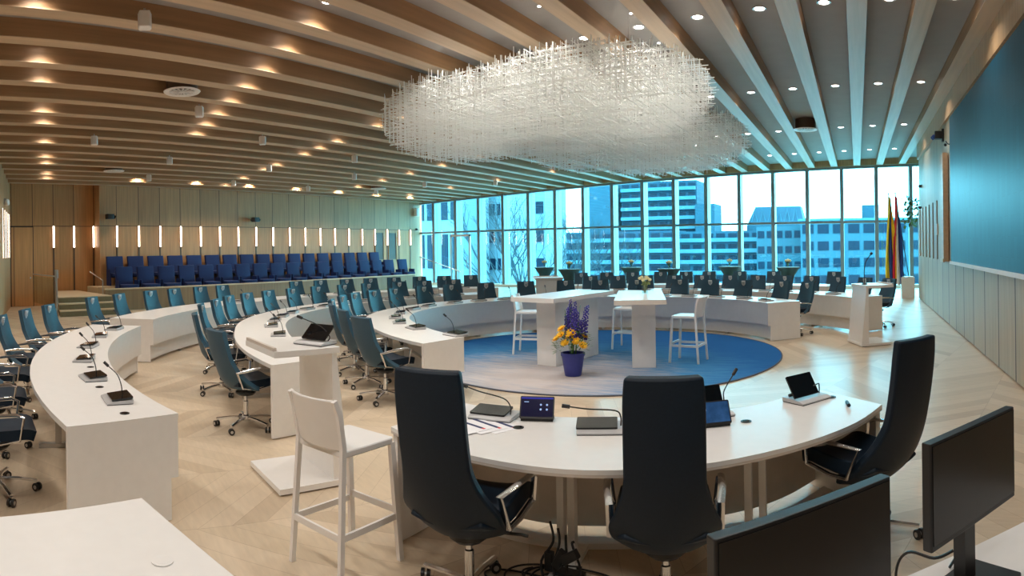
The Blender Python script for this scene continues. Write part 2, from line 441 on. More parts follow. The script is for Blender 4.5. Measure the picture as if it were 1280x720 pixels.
# timber fascia above the window head
b = MB(); xa, xb = XG, 4.2
b.add([(xa, 25.95, zb(xa) + .0), (xb, 25.95, zb(xb) + .0), (xb, 26.1, zb(xb)), (xa, 26.1, zb(xa)),
       (xa, 25.95, zb(xa) + .26), (xb, 25.95, zb(xb) + .26), (xb, 26.1, zb(xb) + .26), (xa, 26.1, zb(xa) + .26)],
      [(0, 3, 2, 1), (4, 5, 6, 7), (0, 1, 5, 4), (1, 2, 6, 5), (2, 3, 7, 6), (3, 0, 4, 7)])
struct('trim_1', b, M_['oaktrim'])
# right wall
struct('wall_right', MB().box(XR, XR + .25, -4, 21.0, 0, 5.6), M_['oakupper'])
struct('wall_return', MB().box(XR + .25, 4.2, 20.85, 21.0, 0, 5.6), M_['oakupper'])
struct('wall_corner', MB().box(4.05, 4.2, 21.0, 26.3, 0, 5.6), M_['oakupper'])
struct('wainscot_panel', MB().box(XR - .045, XR, -3.9, 20.98, 0.02, 1.43), M_['oakright'])
struct('trim_2', MB().box(XR - .13, XR, -3.9, 13.3, 1.40, 1.46), M_['white_dk'])
# soffit along the top of the wall
b = MB(); b.box(XR - .06, XR, -3.9, 20.98, 4.62, 5.4)
struct('trim_3', b, M_['oaktrim'])
# slatted strip of upright timber fins with dark gaps
sl = MB(); sl.box(XR - .02, XR, 14.9, 20.9, 1.43, 2.93)
struct('slat_backing_panel', sl, M_['dark_recess'])
for i in range(7):
    y = 15.2 + i * 0.86
    struct('slat_panel', MB().box(XR - .05, XR - .02, y, y + .56, 1.43, 2.93), M_['oakupper'])
# back and left walls
struct('wall_gallery', MB().box(XG - .75, XG, 8.45, 26.3, 0, 5.2), M_['oakwall'])
struct('wall_left', MB().box(XD - .2, XD, 5.0, 8.45, 0, 5.2), M_['oakdoor'])
w = MB(); d = Vector((7.1, -2.13, 0)); L = d.length
mt = Matrix.Translation((-22.1, 5.2, 0)) @ Matrix.Rotation(atan2(d.y, d.x), 4, 'Z')
o = MB().box(0, L, -.2, 0, 0, 5.2).build('wall_side', M_['oakleft'], smooth=0); o.matrix_world = mt; o['kind'] = 'structure'
struct('wall_rear_left', MB().box(-15.2, -15.0, -4, 3.1, 0, 5.4), M_['oakleft'])
struct('wall_rear', MB().box(-15.2, 2.4, -4.2, -4.0, 0, 5.6), M_['oakleft'])
# upright light strips on the angled wall
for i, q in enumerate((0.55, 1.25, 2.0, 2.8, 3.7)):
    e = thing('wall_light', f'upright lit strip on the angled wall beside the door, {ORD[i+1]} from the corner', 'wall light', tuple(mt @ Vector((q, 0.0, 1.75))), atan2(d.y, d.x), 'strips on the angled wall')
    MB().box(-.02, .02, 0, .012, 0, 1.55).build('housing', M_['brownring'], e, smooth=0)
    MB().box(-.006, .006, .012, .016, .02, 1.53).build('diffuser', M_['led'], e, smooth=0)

# ------------------------------------------------------------------ glazed wall
win = thing('window_1', None, None, (0, YW, 0)); win['kind'] = 'structure'
MX = [2.26 - 1.43 * i for i in range(17)] + [3.69]
for x in sorted(MX):
    if x < XG: continue
    MB().box(x - .075, x + .075, -.16, .42, 0.1, zb(x)).build('mullion', M_['mull'], win, smooth=0)
xs = sorted([x for x in MX if x > XG] + [XG, 4.05])
MB().box(XG, 4.05, -.10, .08, 2.70, 2.79).build('transom', M_['mull'], win, smooth=0)
b = MB(); b.box(XG, 4.05, -.25, .1, 0.0, .13); b.build('sill', M_['white_dk'], win, smooth=0)
b = MB()
for q, w_ in ((0, 0), ): pass
b.add([(XG, -.12, zb(XG) - .1), (4.05, -.12, zb(4.05) - .1), (4.05, .1, zb(4.05) - .1), (XG, .1, zb(XG) - .1),
       (XG, -.12, zb(XG) + .05), (4.05, -.12, zb(4.05) + .05), (4.05, .1, zb(4.05) + .05), (XG, .1, zb(XG) + .05)],
      [(0, 3, 2, 1), (4, 5, 6, 7), (0, 1, 5, 4), (1, 2, 6, 5), (2, 3, 7, 6), (3, 0, 4, 7)])
b.build('head', M_['mull'], win, smooth=0)
for i in range(len(xs) - 1):
    a, c = xs[i] + .05, xs[i + 1] - .05
    MB().box(a, c, -.005, .005, .12, 2.71).build('pane', M_['glass'], win, smooth=0)
    b = MB(); b.add([(a, -.005, 2.78), (c, -.005, 2.78), (c, .005, 2.78), (a, .005, 2.78), (a, -.005, zb(a) - .08), (c, -.005, zb(c) - .08), (c, .005, zb(c) - .08), (a, .005, zb(a) - .08)],
                    [(0, 3, 2, 1), (4, 5, 6, 7), (0, 1, 5, 4), (1, 2, 6, 5), (2, 3, 7, 6), (3, 0, 4, 7)])
    b.build('pane', M_['glass'], win, smooth=0)
# glass exit door set into the glazing near the gallery
dr = thing('door_1', None, None, (-18.9, YW - .12, 0)); dr['kind'] = 'structure'
b = MB(); b.box(-.62, -.55, -.05, .05, .1, 2.6); b.box(.55, .62, -.05, .05, .1, 2.6); b.box(-.62, .62, -.05, .05, 2.5, 2.6)
b.build('door_frame', M_['steel'], dr, smooth=0)
MB().tube([(.45, -.1, .9), (.45, -.1, 1.5)], .018).build('door_handle', M_['steel'], dr)

# ------------------------------------------------------------------ furniture prototypes
def shell(prof, wid, wrap, nt=8):
    g = []
    for (y, z), w_, wr in zip(prof, wid, wrap):
        row = []
        for j in range(nt + 1):
            t = -1 + 2 * j / nt
            row.append((t * w_ / 2, y + wr[0] * abs(t) ** 2.2, z + wr[1] * abs(t) ** 2.2))
        g.append(row)
    return g

def smoothp(pts, n):
    """Catmull-Rom resample"""
    out = []
    for i in range(len(pts) - 1):
        p0, p1, p2, p3 = pts[max(i - 1, 0)], pts[i], pts[i + 1], pts[min(i + 2, len(pts) - 1)]
        for k in range(n):
            t = k / n
            out.append(tuple(0.5 * (2 * b + (c - a) * t + (2 * a - 5 * b + 4 * c - d) * t * t + (3 * b - a - 3 * c + d) * t ** 3) for a, b, c, d in zip(p0, p1, p2, p3)))
    out.append(tuple(pts[-1])); return out

def star_base(e, rl=0.32):
    MB().lathe([(.026, .10), (.026, .28), (.018, .285), (.018, .42)], 12).build('gas_column', M_['chrome'], e)
    b = MB(); b.lathe([(.045, .075), (.05, .09), (.045, .13), (.03, .14)], 12)
    for k in range(5):
        a = radians(72 * k + 18); c, s_ = cos(a), sin(a)
        b.tube([(c * .03, s_ * .03, .112), (c * .17, s_ * .17, .105), (c * rl, s_ * rl, .082)], .02, 6, flat=(.02, .013))
    b.build('star_base', M_['chrome'], e)
    for k in range(5):
        a = radians(72 * k + 18); c, s_ = cos(a), sin(a)
        q = MB(); mt = Matrix.Translation((c * rl, s_ * rl, .032)) @ Matrix.Rotation(a + .7, 4, 'Z') @ Matrix.Rotation(pi / 2, 4, 'Y')
        q.lathe([(.012, -.026), (.031, -.026), (.031, -.008), (.012, -.006), (.012, .006), (.031, .008), (.031, .026), (.012, .026)], 14, mtx=mt)
        q.cur = 1
        q.lathe([(.016, -.028), (.016, .028)], 10, mtx=mt)
        q.build('caster', [M_['black'], M_['steel']], e)

def arms(e, hw, pts, r=(.011, .017)):
    for s_ in (-1, 1):
        MB().tube([(s_ * (hw + dx), y, z) for dx, y, z in pts], .015, 8, close=True, flat=r).build('armrest', M_['chrome'], e)

def low_chair(label):
    e = thing('swivel_chair', label, 'chair')
    prof = smoothp([(-.345, 1.06), (-.315, .92), (-.275, .76), (-.245, .64), (-.215, .55), (-.16, .475)], 4)
    n = len(prof)
    wid = [.40 + (.56 - .40) * (i / (n - 1)) ** 1.3 for i in range(n)]
    wrap = [(.03 + .18 * max(0, (i / (n - 1) - .35)) ** 1.3 * 1.5, 0) for i in range(n)]
    MB().sheet(shell(prof, wid, wrap), lambda u, v: .05).build('backrest', M_['fabric'], e)
    b = MB(); 
    b.tube([(-.21, -.262, .715), (0, -.268, .715), (.21, -.262, .715)], .008, 6)
    b.build('back_seam', M_['fabric'], e)
    prof = smoothp([(-.20, .47), (-.06, .445), (.10, .45), (.22, .455), (.275, .435)], 4); n = len(prof)
    MB().sheet(shell(prof, [.46 + .06 * sin(pi * i / (n - 1)) for i in range(n)], [(0, .02)] * n), lambda u, v: -.075).build('seat', M_['fabric_dk'], e)
    MB().lathe([(.09, .35), (.11, .37), (.11, .385)], 14).build('tilt_housing', M_['black'], e)
    arms(e, .255, [(0, -.22, .63), (.02, -.05, .655), (.025, .14, .665), (.02, .20, .645), (.0, .17, .47), (-.005, .0, .44), (-.005, -.15, .47)])
    star_base(e)
    # shield crest near the top of the front of the back
    sh = [(-.034, .045), (.034, .045), (.034, -.01), (.0, -.05), (-.034, -.01)]
    mt = Matrix.Translation((0, -.317, .975)) @ Matrix.Rotation(radians(90 - 12), 4, 'X')
    q = MB(); q.prism([(x * 1.35, y * 1.35) for x, y in sh], -.012, .012, mt)
    c = q.build('crest', M_['crest'], e)
    q = MB(); q.prism([(-.02, .025), (.02, .025), (.02, .01), (-.02, .01)], -.014, .014, mt); q.prism([(-.012, -.002), (.012, -.002), (.0, -.026)], -.014, .014, mt)
    q.build('crest_charge', M_['crestdk'], c)
    return e

def high_chair(label):
    e = thing('executive_swivel_chair', label, 'chair')
    prof = smoothp([(-.40, 1.30), (-.385, 1.14), (-.355, .95), (-.315, .78), (-.27, .64), (-.215, .53), (-.13, .455)], 5); n = len(prof)
    def wd(u):
        return .335 + .02 * u + .13 * max(0, min(1, (u - .42) / .30)) ** 1.5 - .05 * max(0, (u - .78) / .22)
    wid = [wd(i / (n - 1)) * (1 - .06 * max(0, .12 - i / (n - 1)) / .12) for i in range(n)]
    wrap = [(.02 + .20 * max(0, (i / (n - 1) - .45)) ** 1.3 * 1.6, 0) for i in range(n)]
    MB().sheet(shell(prof, wid, wrap, 10), lambda u, v: .062).build('backrest', M_['fabric_dk'], e, bevel=.012)
    prof = smoothp([(-.27, .50), (-.18, .46), (-.03, .445), (.12, .45), (.24, .46), (.30, .44)], 4); n = len(prof)
    MB().sheet(shell(prof, [.335 + .185 * sin(pi * min(.6, i / (n - 1) + .08)) for i in range(n)], [(0, .035)] * n, 10), lambda u, v: -.085).build('seat', M_['fabric_dk'], e, bevel=.015)
    MB().lathe([(.08, .335), (.11, .36), (.11, .38)], 14).build('tilt_housing', M_['black'], e)
    MB().tube([(.1, .05, .37), (.26, .08, .365), (.30, .085, .36)], .008).build('tilt_lever', M_['black'], e)
    arms(e, .265, [(-.005, -.20, .66), (.02, -.03, .665), (.03, .17, .655), (.025, .225, .625), (.01, .23, .49), (.0, .05, .46), (-.0, -.10, .47)], (.011, .019))
    star_base(e, .34)
    return e

def bar_stool(label):
    e = thing('bar_stool', label, 'stool')
    m = M_['stool']
    # back sheet, gently curved, joins the rear legs
    g = []
    for z, w_, y in ((.74, .40, -.19), (.86, .405, -.215), (.95, .41, -.235), (1.03, .40, -.255)):
        g.append([(t * w_ / 2, y - .045 * (1 - t * t), z) for t in [-1 + .25 * k for k in range(9)]])
    g = [g[i] for i in range(4)]
    MB().sheet([[p for p in r] for r in g[1:]] if False else g, .016).build('backrest', m, e, bevel=.006)
    MB().rbox(-.205, .205, -.20, .21, .70, .74, .03).build('seat', m, e, bevel=.008)
    for (x, y, tx, ty) in ((-.19, .195, -.215, .235), (.19, .195, .215, .235)):
        MB().tube([(tx, ty, 0), (x, y, .71)], .02, 4, flat=(.026, .02)).build('leg', m, e, smooth=0)
    for s_ in (-1, 1):
        MB().tube([(s_ * .22, -.245, 0), (s_ * .2, -.2, .67), (s_ * .2, -.195, .76), (s_ * .203, -.225, .95), (s_ * .198, -.255, 1.03)], .02, 4, flat=(.022, .018)).build('leg', m, e, smooth=0)
    for a, b_ in (((-.208, .222, .30), (.208, .222, .30)), ((-.212, -.232, .27), (.212, -.232, .27)), ((-.208, .222, .27), (-.212, -.232, .27)), ((.208, .222, .27), (.212, -.232, .27))):
        MB().tube([a, b_], .014, 4, flat=(.012, .026)).build('footrest', m, e, smooth=0)
    return e

# ------------------------------------------------------------------ desks
def flare(amp): return lambda a: amp * max(0.0, (a - 236) / 28) ** 1.4
def ring_desk(label, rin, rout, a0, a1, dr=None, ctr=(CX, CY)):
    e = thing('curved_desk', label, 'desk', (ctr[0], ctr[1], 0))
    lo, hi = min(a0, a1), max(a0, a1)
    MB().arc(rin, rout, .70, .74, lo, hi, dr=dr).build('worktop', M_['white'], e)
    da = degs = math.degrees(.035 / rin)
    MB().arc(rin + .004, rin + .03, .30, .70, lo + da, hi - da, dr=dr).build('modesty_panel', M_['white_dk'], e)
    MB().arc(rin + .07, rin + .095, .045, .31, lo + da, hi - da, dr=dr).build('kick_panel', M_['white_dk'], e)
    MB().arc(rin + .03, rin + .07, .29, .31, lo + da, hi - da, dr=dr).build('panel_return', M_['white_dk'], e)
    for a, sg in ((lo, 1), (hi, -1)):
        pr = [(rin + .004, .70), (rin + .004, .30), (rin + .06, .30), (rin + .06, .012), (rout - .004, .012), (rout - .004, .70)]
        vs = []
        ex = dr(a) if dr else 0
        for q in (0, .034):
            A = radians(a)
            for r, z in pr:
                r += ex
                nx, ny = -sin(A) * sg, cos(A) * sg
                vs.append((r * cos(A) + nx * q, r * sin(A) + ny * q, z))
        fs = [tuple(range(6)), tuple(range(11, 5, -1))] + [(i, (i + 1) % 6, 6 + (i + 1) % 6, 6 + i) for i in range(6)]
        MB().add(vs, fs).build('end_panel', M_['white_dk'], e, smooth=0)
    n = max(2, int((hi - lo) * radians(1) * rout / 1.6))
    for i in range(1, n):
        a = radians(lo + (hi - lo) * i / n); c, s_ = cos(a), sin(a)
        q = MB()
        mt = Matrix.Rotation(a, 4, 'Z') @ Matrix.Translation((dr(math.degrees(a)) if dr else 0, 0, 0))
        q.box(rout - .30, rout - .24, -.02, .02, .04, .70, mt); q.box(rin + .10, rout - .08, -.035, .035, .0, .04, mt)
        q.build('leg', M_['steel'], e, smooth=0)
    return e
DESKS = {}; NC = (CX + .6, CY - .47)
DESKS['inner'] = ring_desk('innermost white curved desk wrapping round the blue carpet', 3.25, 3.98, 36.5, 264, flare(.27))
DESKS['mid'] = ring_desk('white curved desk of the middle ring, ending at the wooden-floor lectern and white stool', 5.22, 5.97, 145.5, 264, flare(.36))
DESKS['midb'] = ring_desk('white curved desk of the middle ring on the flag and screen wall side', 5.22, 5.97, 35.5, 119.5)
DESKS['near'] = ring_desk('short white curved desk of the outer ring nearest the wall door and steps', 7.47, 8.28, 226.5, 268.8, None, NC)
DESKS['outer'] = ring_desk('long white curved desk of the outer ring in front of the blue gallery seats', 7.5, 8.3, 136, 225)
DESKS['outerb'] = ring_desk('white curved desk of the outer ring along the window and cocktail tables', 7.5, 8.3, 62, 120)

# presiding desk
pd = thing('presiding_desk', 'bulging white presiding desk with three high-backed chairs behind it', 'desk', (0, 0, 0))
outer = smoothp([(-2.70, 2.95), (-2.35, 2.83), (-1.95, 2.79), (-1.52, 2.82), (-1.17, 2.93), (-.74, 3.16), (-.31, 3.54), (-.02, 3.93), (.16, 4.36)], 4)
inner = smoothp([(-2.70, 3.72), (-2.2, 3.68), (-1.85, 3.72), (-1.35, 3.92), (-.88, 4.20), (-.60, 4.48), (-.37, 4.89)], 4)
poly = outer + inner[::-1]
MB().prism(poly, .715, .74).build('worktop', M_['white'], pd)
MB().prism([(x, y) for x, y in poly], .70, .7155).build('edge_band', M_['beige_panel'], pd)
def strip(pts, off, th, z0, z1):
    """thin wall following pts, shifted sideways"""
    A = []; B = []
    for i, p in enumerate(pts):
        t = Vector((pts[min(i + 1, len(pts) - 1)][0] - pts[max(i - 1, 0)][0], pts[min(i + 1, len(pts) - 1)][1] - pts[max(i - 1, 0)][1]))
        t.normalize(); nx, ny = t.y, -t.x
        A.append((p[0] + nx * off, p[1] + ny * off)); B.append((p[0] + nx * (off + th), p[1] + ny * (off + th)))
    m = MB()
    for i in range(len(pts) - 1):
        q = [A[i], A[i + 1], B[i + 1], B[i]]
        m.prism(q, z0, z1)
    return m
strip(inner, .05, .02, .06, .70).build('modesty_panel', M_['beige_panel'], pd)
strip(inner, .16, .10, .0, .035).build('pale_floor_strip', M_['white_dk'], pd)  # low pale strip on the floor, following the modesty panel
MB().box(-2.70, -2.665, 2.97, 3.70, .01, .70).build('end_panel', M_['white_dk'], pd, smooth=0)
q = Vector((.16 + .37, 4.36 - 4.89)).normalized()
MB().prism([(-.36, 4.875), (.145, 4.375), (.115, 4.345), (-.39, 4.845)], .01, .70).build('end_panel', M_['white_dk'], pd, smooth=0)
for (x, y, a) in ((-1.68, 3.28, 100), (-.68, 3.80, 145), (-.60, 3.86, 145), (-1.61, 3.28, 100)):
    m = MB(); m.box(x - .022, x + .022, y - .022, y + .022, .03, .70)
    mt = Matrix.Translation((x, y, 0)) @ Matrix.Rotation(radians(a), 4, 'Z')
    m.box(-.32, .32, -.03, .03, 0, .03, mt)
    m.build('leg', M_['white_dk'], pd, smooth=0)

# ------------------------------------------------------------------ chairs round the rings
chair0 = None
def place_chairs(angles, r, where, group, jit=3, ctr=None):
    global chair0
    N = len(angles)
    for i, a in enumerate(angles):
        rr = r
        if isinstance(a, tuple): a, rr = a
        x, y = ring(rr, a)
        if ctr: x, y = ctr[0] + rr * cos(radians(a)), ctr[1] + rr * sin(radians(a))
        lab = f'petrol-blue swivel chair, {ORD[i+1]} {where}'
        rz = radians(a + 90 + random.uniform(-jit, jit))
        if chair0 is None:
            chair0 = low_chair(lab); chair0['group'] = group; chair0.location = (x, y, 0); chair0.rotation_euler = (0, 0, rz)
        else: dup(chair0, (x, y, 0), rz, lab, group)
A_in = [(-103, 4.42), (-115, 4.22), (-127, 4.18), (-138.5, 4.2), (-150, 4.2), (-159, 4.22), (-168.7, 4.22), -178.6, 170.6, 160.7, 149.2, 136.4, 123.9, 113.1, 102.1, 88.6, 78.7, 67.5, 54.1, 44.1]
A_mid = [(-101, 6.35), (-116.5, 6.2), (-130, 6.2), (-138.8, 6.2), -146.3, -153.2, -160.5, -168.2, -175.4, 177.1, 170.6, 162.7, 156.3, 149.1]
A_midb = [115.7, 109.0, 102.2, 95.4, 88.6, 81.6, 74.8, 68.0, 61.0, 54.0, 46.9, 40.0]
A_near = [-132.0, -126.3, -120.0, -112.6, -105.0, -97.6]
A_out = [-138.8, -145.6, -152.8, -158.3, -164, -169.0, 175.3, 170.2, 164.7, 159.9, 155.0, 149.8, 144.8, 139.4]
A_outb = [117.0, 111.8, 106.7, 101.0, 96.0, 91.2, 85.0, 78.0, 65.7]
place_chairs(A_in, 4.25, 'clockwise along the innermost desk from the presiding desk', 'chairs of the innermost ring')
place_chairs(A_mid, 6.27, 'along the middle-ring desk from the near lectern', 'chairs of the middle ring')
place_chairs(A_midb, 6.27, 'from the aisle along the screen-wall half of the middle ring', 'chairs of the middle ring, screen side')
place_chairs(A_near, 8.62, 'from the steps at the short outer desk', 'chairs at the short outer desk', 3, NC)
place_chairs(A_out, 8.6, 'from the steps along the outer desk before the gallery', 'chairs of the outer ring before the gallery')
place_chairs(A_outb, 8.6, 'from the gallery side along the outer desk by the window', 'chairs of the outer ring by the window')

h = high_chair('tall navy executive chair next to the white bar stool, behind the presiding desk')
h['group'] = 'chairs of the presiding desk'; h.location = (-1.93, 2.70, 0); h.rotation_euler = (0, 0, radians(10))
dup(h, (-.95, 2.97, 0), radians(18), 'tall navy executive chair seen squarely from behind, middle of the presiding desk', 'chairs of the presiding desk')
dup(h, (.03, 3.97, 0), radians(47), 'tall navy executive chair at the screen-wall end of the presiding desk', 'chairs of the presiding desk')

# ------------------------------------------------------------------ lecterns
def lectern(label):
    e = thing('lectern', label, 'lectern')
    # local: front faces +Y, speaker stands at -Y
    pr = [(.16, .05), (.30, .05), (.20, 1.05), (.16, 1.05)]
    vs = [(-.34, y, z) for y, z in pr] + [(.34, y, z) for y, z in pr]
    MB().add(vs, [(0, 1, 2, 3), (7, 6, 5, 4), (0, 4, 5, 1), (1, 5, 6, 2), (2, 6, 7, 3), (3, 7, 4, 0)]).build('front_panel', M_['white'], e, smooth=0)
    MB().box(-.36, .36, -.33, .22, 1.05, 1.10).build('top', M_['white'], e, smooth=0, bevel=.004)
    MB().box(-.34, .34, -.33, -.305, 1.10, 1.125).build('book_lip', M_['beige_panel'], e, smooth=0)
    MB().box(-.36, .36, -.30, .31, .012, .055).build('base_plate', M_['white'], e, smooth=0)
    MB().box(-.33, .33, -.27, .28, 0, .014).build('base_feet', M_['black'], e, smooth=0)
    return e
l0 = lectern('white lectern with a slanted front standing beside the near end of the middle ring')
l0['group'] = 'lecterns'; l0.location = (-4.06, 3.30, 0); l0.rotation_euler = (0, 0, radians(-17))
dup(l0, (.22, 11.72, 0), radians(112), 'white lectern with a slanted front standing alone on the floor by the screen wall', 'lecterns')
x, y = ring(5.45, 127.5)
dup(l0, (x, y, 0), radians(127.5 + 90), 'white lectern in the aisle behind the bar tables, before the window', 'lecterns')

# ------------------------------------------------------------------ carpet, bar tables, stools
c = MB(); c.lathe([(3.1, .001), (3.12, .012), (3.06, .016)], 96)
cp = thing('round_carpet', 'big round blue carpet with a sandy patch inside the innermost desk', 'carpet', (CX, CY, 0))
MB().lathe([(3.08, .001), (3.08, .014)], 96).build('pile', M_['carpet'], cp)
q = MB()
q.tube([(3.09 * cos(2 * pi * k / 96), 3.09 * sin(2 * pi * k / 96), .009) for k in range(96)], .012, 6, close=True)
q.build('binding', M_['edge'], cp)
def bar_table(label, corners, base):
    e = thing('bar_table', label, 'table', (0, 0, .0145))
    MB().prism(corners, 1.02, 1.09).build('tabletop', M_['white'], e, smooth=0, bevel=.003)
    MB().prism(base, 0, 1.02).build('pedestal', M_['white_dk'], e, smooth=0, bevel=.003)
    return e
def quad(p, d, w, l):
    """corner p, direction d of the long side, width to the right"""
    d = Vector(d).normalized(); r = Vector((d.y, -d.x)); p = Vector(p)
    return [tuple(p), tuple(p + r * w), tuple(p + r * w + d * l), tuple(p + d * l)]
dl = (.12, 1.0); dr_ = (-.36, 1.0)
bar_table('white bar table behind the potted flowers', quad((-5.10, 8.34), dl, .80, 1.86), quad((-4.86, 8.72), dl, .36, 1.30))
bar_table('white bar table with a little vase of flowers on it', quad((-3.34, 8.22), dr_, .74, 1.95), quad((-3.36, 8.98), dr_, .36, 1.15))
s0 = bar_stool('white plastic bar stool standing alone behind the presiding desk'); s0['group'] = 'white bar stools'
s0.location = (-2.75, 2.60, 0); s0.rotation_euler = (0, 0, radians(-2))
dup(s0, (-5.52, 9.65, .0165), radians(-75), 'white bar stool on the gallery side of the table with potted flowers', 'white bar stools')
dup(s0, (-4.1, 10.75, .0165), radians(180), 'white bar stool between the two bar tables', 'white bar stools')
dup(s0, (-2.68, 9.72, .0165), radians(85), 'white bar stool on the screen side of the table with the little vase', 'white bar stools')

# flower pot on the carpet
fp = thing('flower_arrangement', 'blue pot of yellow and violet flowers on the carpet', 'flowers', (-3.97, 8.18, .0165))
MB().lathe([(.115, 0), (.12, .01), (.165, .29), (.175, .29), (.175, .33), (.155, .33), (.15, .27)], 28).build('pot', M_['pot'], fp)
lf = MB(); 
for k in range(330):
    a = random.uniform(0, 2 * pi); r = random.uniform(.03, .27); z = .33 + random.uniform(.0, .20) + (.27 - r) * .8
    c_, s_ = cos(a), sin(a); L = random.uniform(.05, .11)
    p = Vector((r * c_, r * s_, z)); dd = Vector((c_, s_, random.uniform(-.4, .9))).normalized(); sd = dd.cross(Vector((0, 0, 1))).normalized() * .014
    lf.add([p, p + dd * L * .5 + sd, p + dd * L, p + dd * L * .5 - sd], [(0, 1, 2, 3)])
for k in range(16):
    a = random.uniform(0, 2 * pi); r = random.uniform(.02, .12)
    lf.tube([(r * .4 * cos(a), r * .4 * sin(a), .31), (r * cos(a), r * sin(a), .75 + random.uniform(0, .3))], .004, 5)
tag(lf.build('foliage', M_['leaf'], fp), kind='stuff')
gy = [(-.19, -.12, .60), (-.10, -.17, .66), (-.03, -.18, .55), (.06, -.17, .70), (.12, -.15, .58), (-.12, -.1, .74), (.20, -.10, .52), (-.24, -.05, .58), (.02, -.12, .64), (-.06, .10, .66), (.14, .08, .62)]
for (x, y, z) in gy:
    g = MB(); dd = Vector((x, y - .05, .25)).normalized(); R_ = Vector((0, 0, 1)).rotation_difference(dd).to_matrix().to_4x4(); mt = Matrix.Translation((x, y, z - .07)) @ R_
    n = 12
    for k in range(n):
        a = 2 * pi * k / n; w_ = .018
        for rr, zz in ((.082, .016), (.06, .03)):
            g.add([mt @ Vector((0, 0, 0)), mt @ Vector((rr * .6 * cos(a - .3), rr * .6 * sin(a - .3), zz)), mt @ Vector((rr * cos(a), rr * sin(a), zz * 1.5)), mt @ Vector((rr * .6 * cos(a + .3), rr * .6 * sin(a + .3), zz))], [(0, 1, 2, 3)])
    g.blob(tuple(mt @ Vector((0, 0, .012))), .026, 8, 5)
    g.build('gerbera', M_['yellow'], fp)
for k in range(13):
    a = 2 * pi * k / 13 + random.uniform(-.2, .2); r = random.uniform(.03, .17); x, y = r * cos(a), r * sin(a)
    top = .98 + random.uniform(-.12, .17) - r * .6; g = MB()
    for q in range(40):
        t = q / 40; z = .52 + (top - .52) * t; rr = .048 * (1 - t * .75)
        aa = q * 2.4; g.blob((x * (1 + t * .5) + rr * cos(aa), y * (1 + t * .5) + rr * sin(aa), z), .019 * (1 - .4 * t), 5, 4)
    g.build('delphinium', M_['purple'], fp)
# small vase on bar table
vs_ = thing('flower_vase', 'small glass vase of cream flowers on the bar table', 'vase', (-3.34, 9.55, 1.105))
MB().lathe([(.04, 0), (.045, .01), (.05, .12), (.047, .12), (.042, .012)], 16).build('vase', M_['clear'], vs_)
g = MB()
for k in range(30):
    a = random.uniform(0, 2 * pi); r = random.uniform(0, .07)
    g.tube([(0.01 * cos(a), .01 * sin(a), .01), (r * cos(a), r * sin(a), .17 + random.uniform(0, .05))], .003, 4)
    p = Vector((r * cos(a), r * sin(a), .15)); g.blob((p.x * 1.2, p.y * 1.2, .14 + random.uniform(0, .04)), (.02, .02, .012), 6, 4)
tag(g.build('greenery', M_['leafpale'], vs_), kind='stuff')
for k in range(8):
    a = 2 * pi * k / 8; r = .05 if k % 2 else .085
    MB().blob((r * cos(a), r * sin(a), .22 + .02 * (k % 3)), (.03, .03, .024), 8, 6).build('bloom', M_['cream'], vs_)

# ------------------------------------------------------------------ conference units
def unit_base(e):
    pr = [(-.10, .006), (.10, .006), (.10, .034), (-.06, .026), (-.10, .014)]
    vs = [(-.15, y, z) for y, z in pr] + [(.15, y, z) for y, z in pr]
    n = 5
    MB().add(vs, [tuple(range(n)), tuple(range(2 * n - 1, n - 1, -1))] + [(i, (i + 1) % n, n + (i + 1) % n, n + i) for i in range(n)]).build('console', M_['silver'], e, smooth=0)
    MB().box(-.147, .147, -.098, .098, 0, .008).build('console_foot', M_['black'], e, smooth=0)
def mic(e, pts, on=None):
    m = MB().tube(smoothp(pts, 5), .0045, 6).build('microphone_stem', M_['black'], e)
    p, q = Vector(pts[-1]), Vector(pts[-2]); d = (p - q).normalized(); 
    h_ = MB().tube([p - d * .005, p + d * .012, p + d * .035, p + d * .045], .012, 8)
    h_.build('microphone_head', M_['black'], m)
def conf_unit(label, tilt, pts, group, xoff=.02):
    """console with a tablet screen at some tilt (degrees from level) and a goose-neck microphone"""
    e = thing('conference_unit', label, 'conference unit', group=group)
    unit_base(e)
    mt = Matrix.Translation((xoff, .02 if tilt < 40 else -.02, .036)) @ Matrix.Rotation(radians(tilt), 4, 'X')
    y0, y1 = (-.08, .08) if tilt < 40 else (0, .165)
    MB().rbox(-.125, .125, y0, y1, .0, .012, .008, mt).build('tablet', M_['blackgloss'], e, smooth=0)
    mic(e, pts)
    return e
GD = 'conference units on the desks'
flat_proto = conf_unit('x', 6, [(-.12, .06, .03), (-.12, .06, .08), (-.13, .03, .17), (-.15, -.04, .24)], GD)
first = [True]
def place_units(angs, rin, where, off=.30, ctr=None):
    for i, a in enumerate(angs):
        rr = rin + off
        if isinstance(a, tuple): a = a[0]
        x, y = ring(rr, a)
        if ctr: x, y = ctr[0] + rr * cos(radians(a)), ctr[1] + rr * sin(radians(a))
        lab = f'grey conference unit, {ORD[i+1]} {where}'
        rz = radians(a + 90 + random.uniform(-12, 12))
        if first[0]:
            first[0] = False; e = flat_proto; e['label'] = lab; e.location = (x, y, .74); e.rotation_euler = (0, 0, rz)
        else: e = dup(flat_proto, (x, y, .74), rz, lab, GD)
place_units([-129.5, -123.5, -116.5, -109.2, -101.8, -95.3], 7.47, 'from the steps on the short outer desk', .26, NC)
place_units([-116, -127, -135, -142, -148.5, -156, -163.5, -171, -178, 174, 167, 160, 153], 5.22, 'along the middle-ring desk from the near lectern', .22)
place_units([-99, -114.5, -127, -139, -151, -163, -174, 172, 161, 150, 136, 124, 113, 102, 89, 79, 67.5, 55, 44], 3.25, 'clockwise on the innermost desk from the presiding desk', .24)
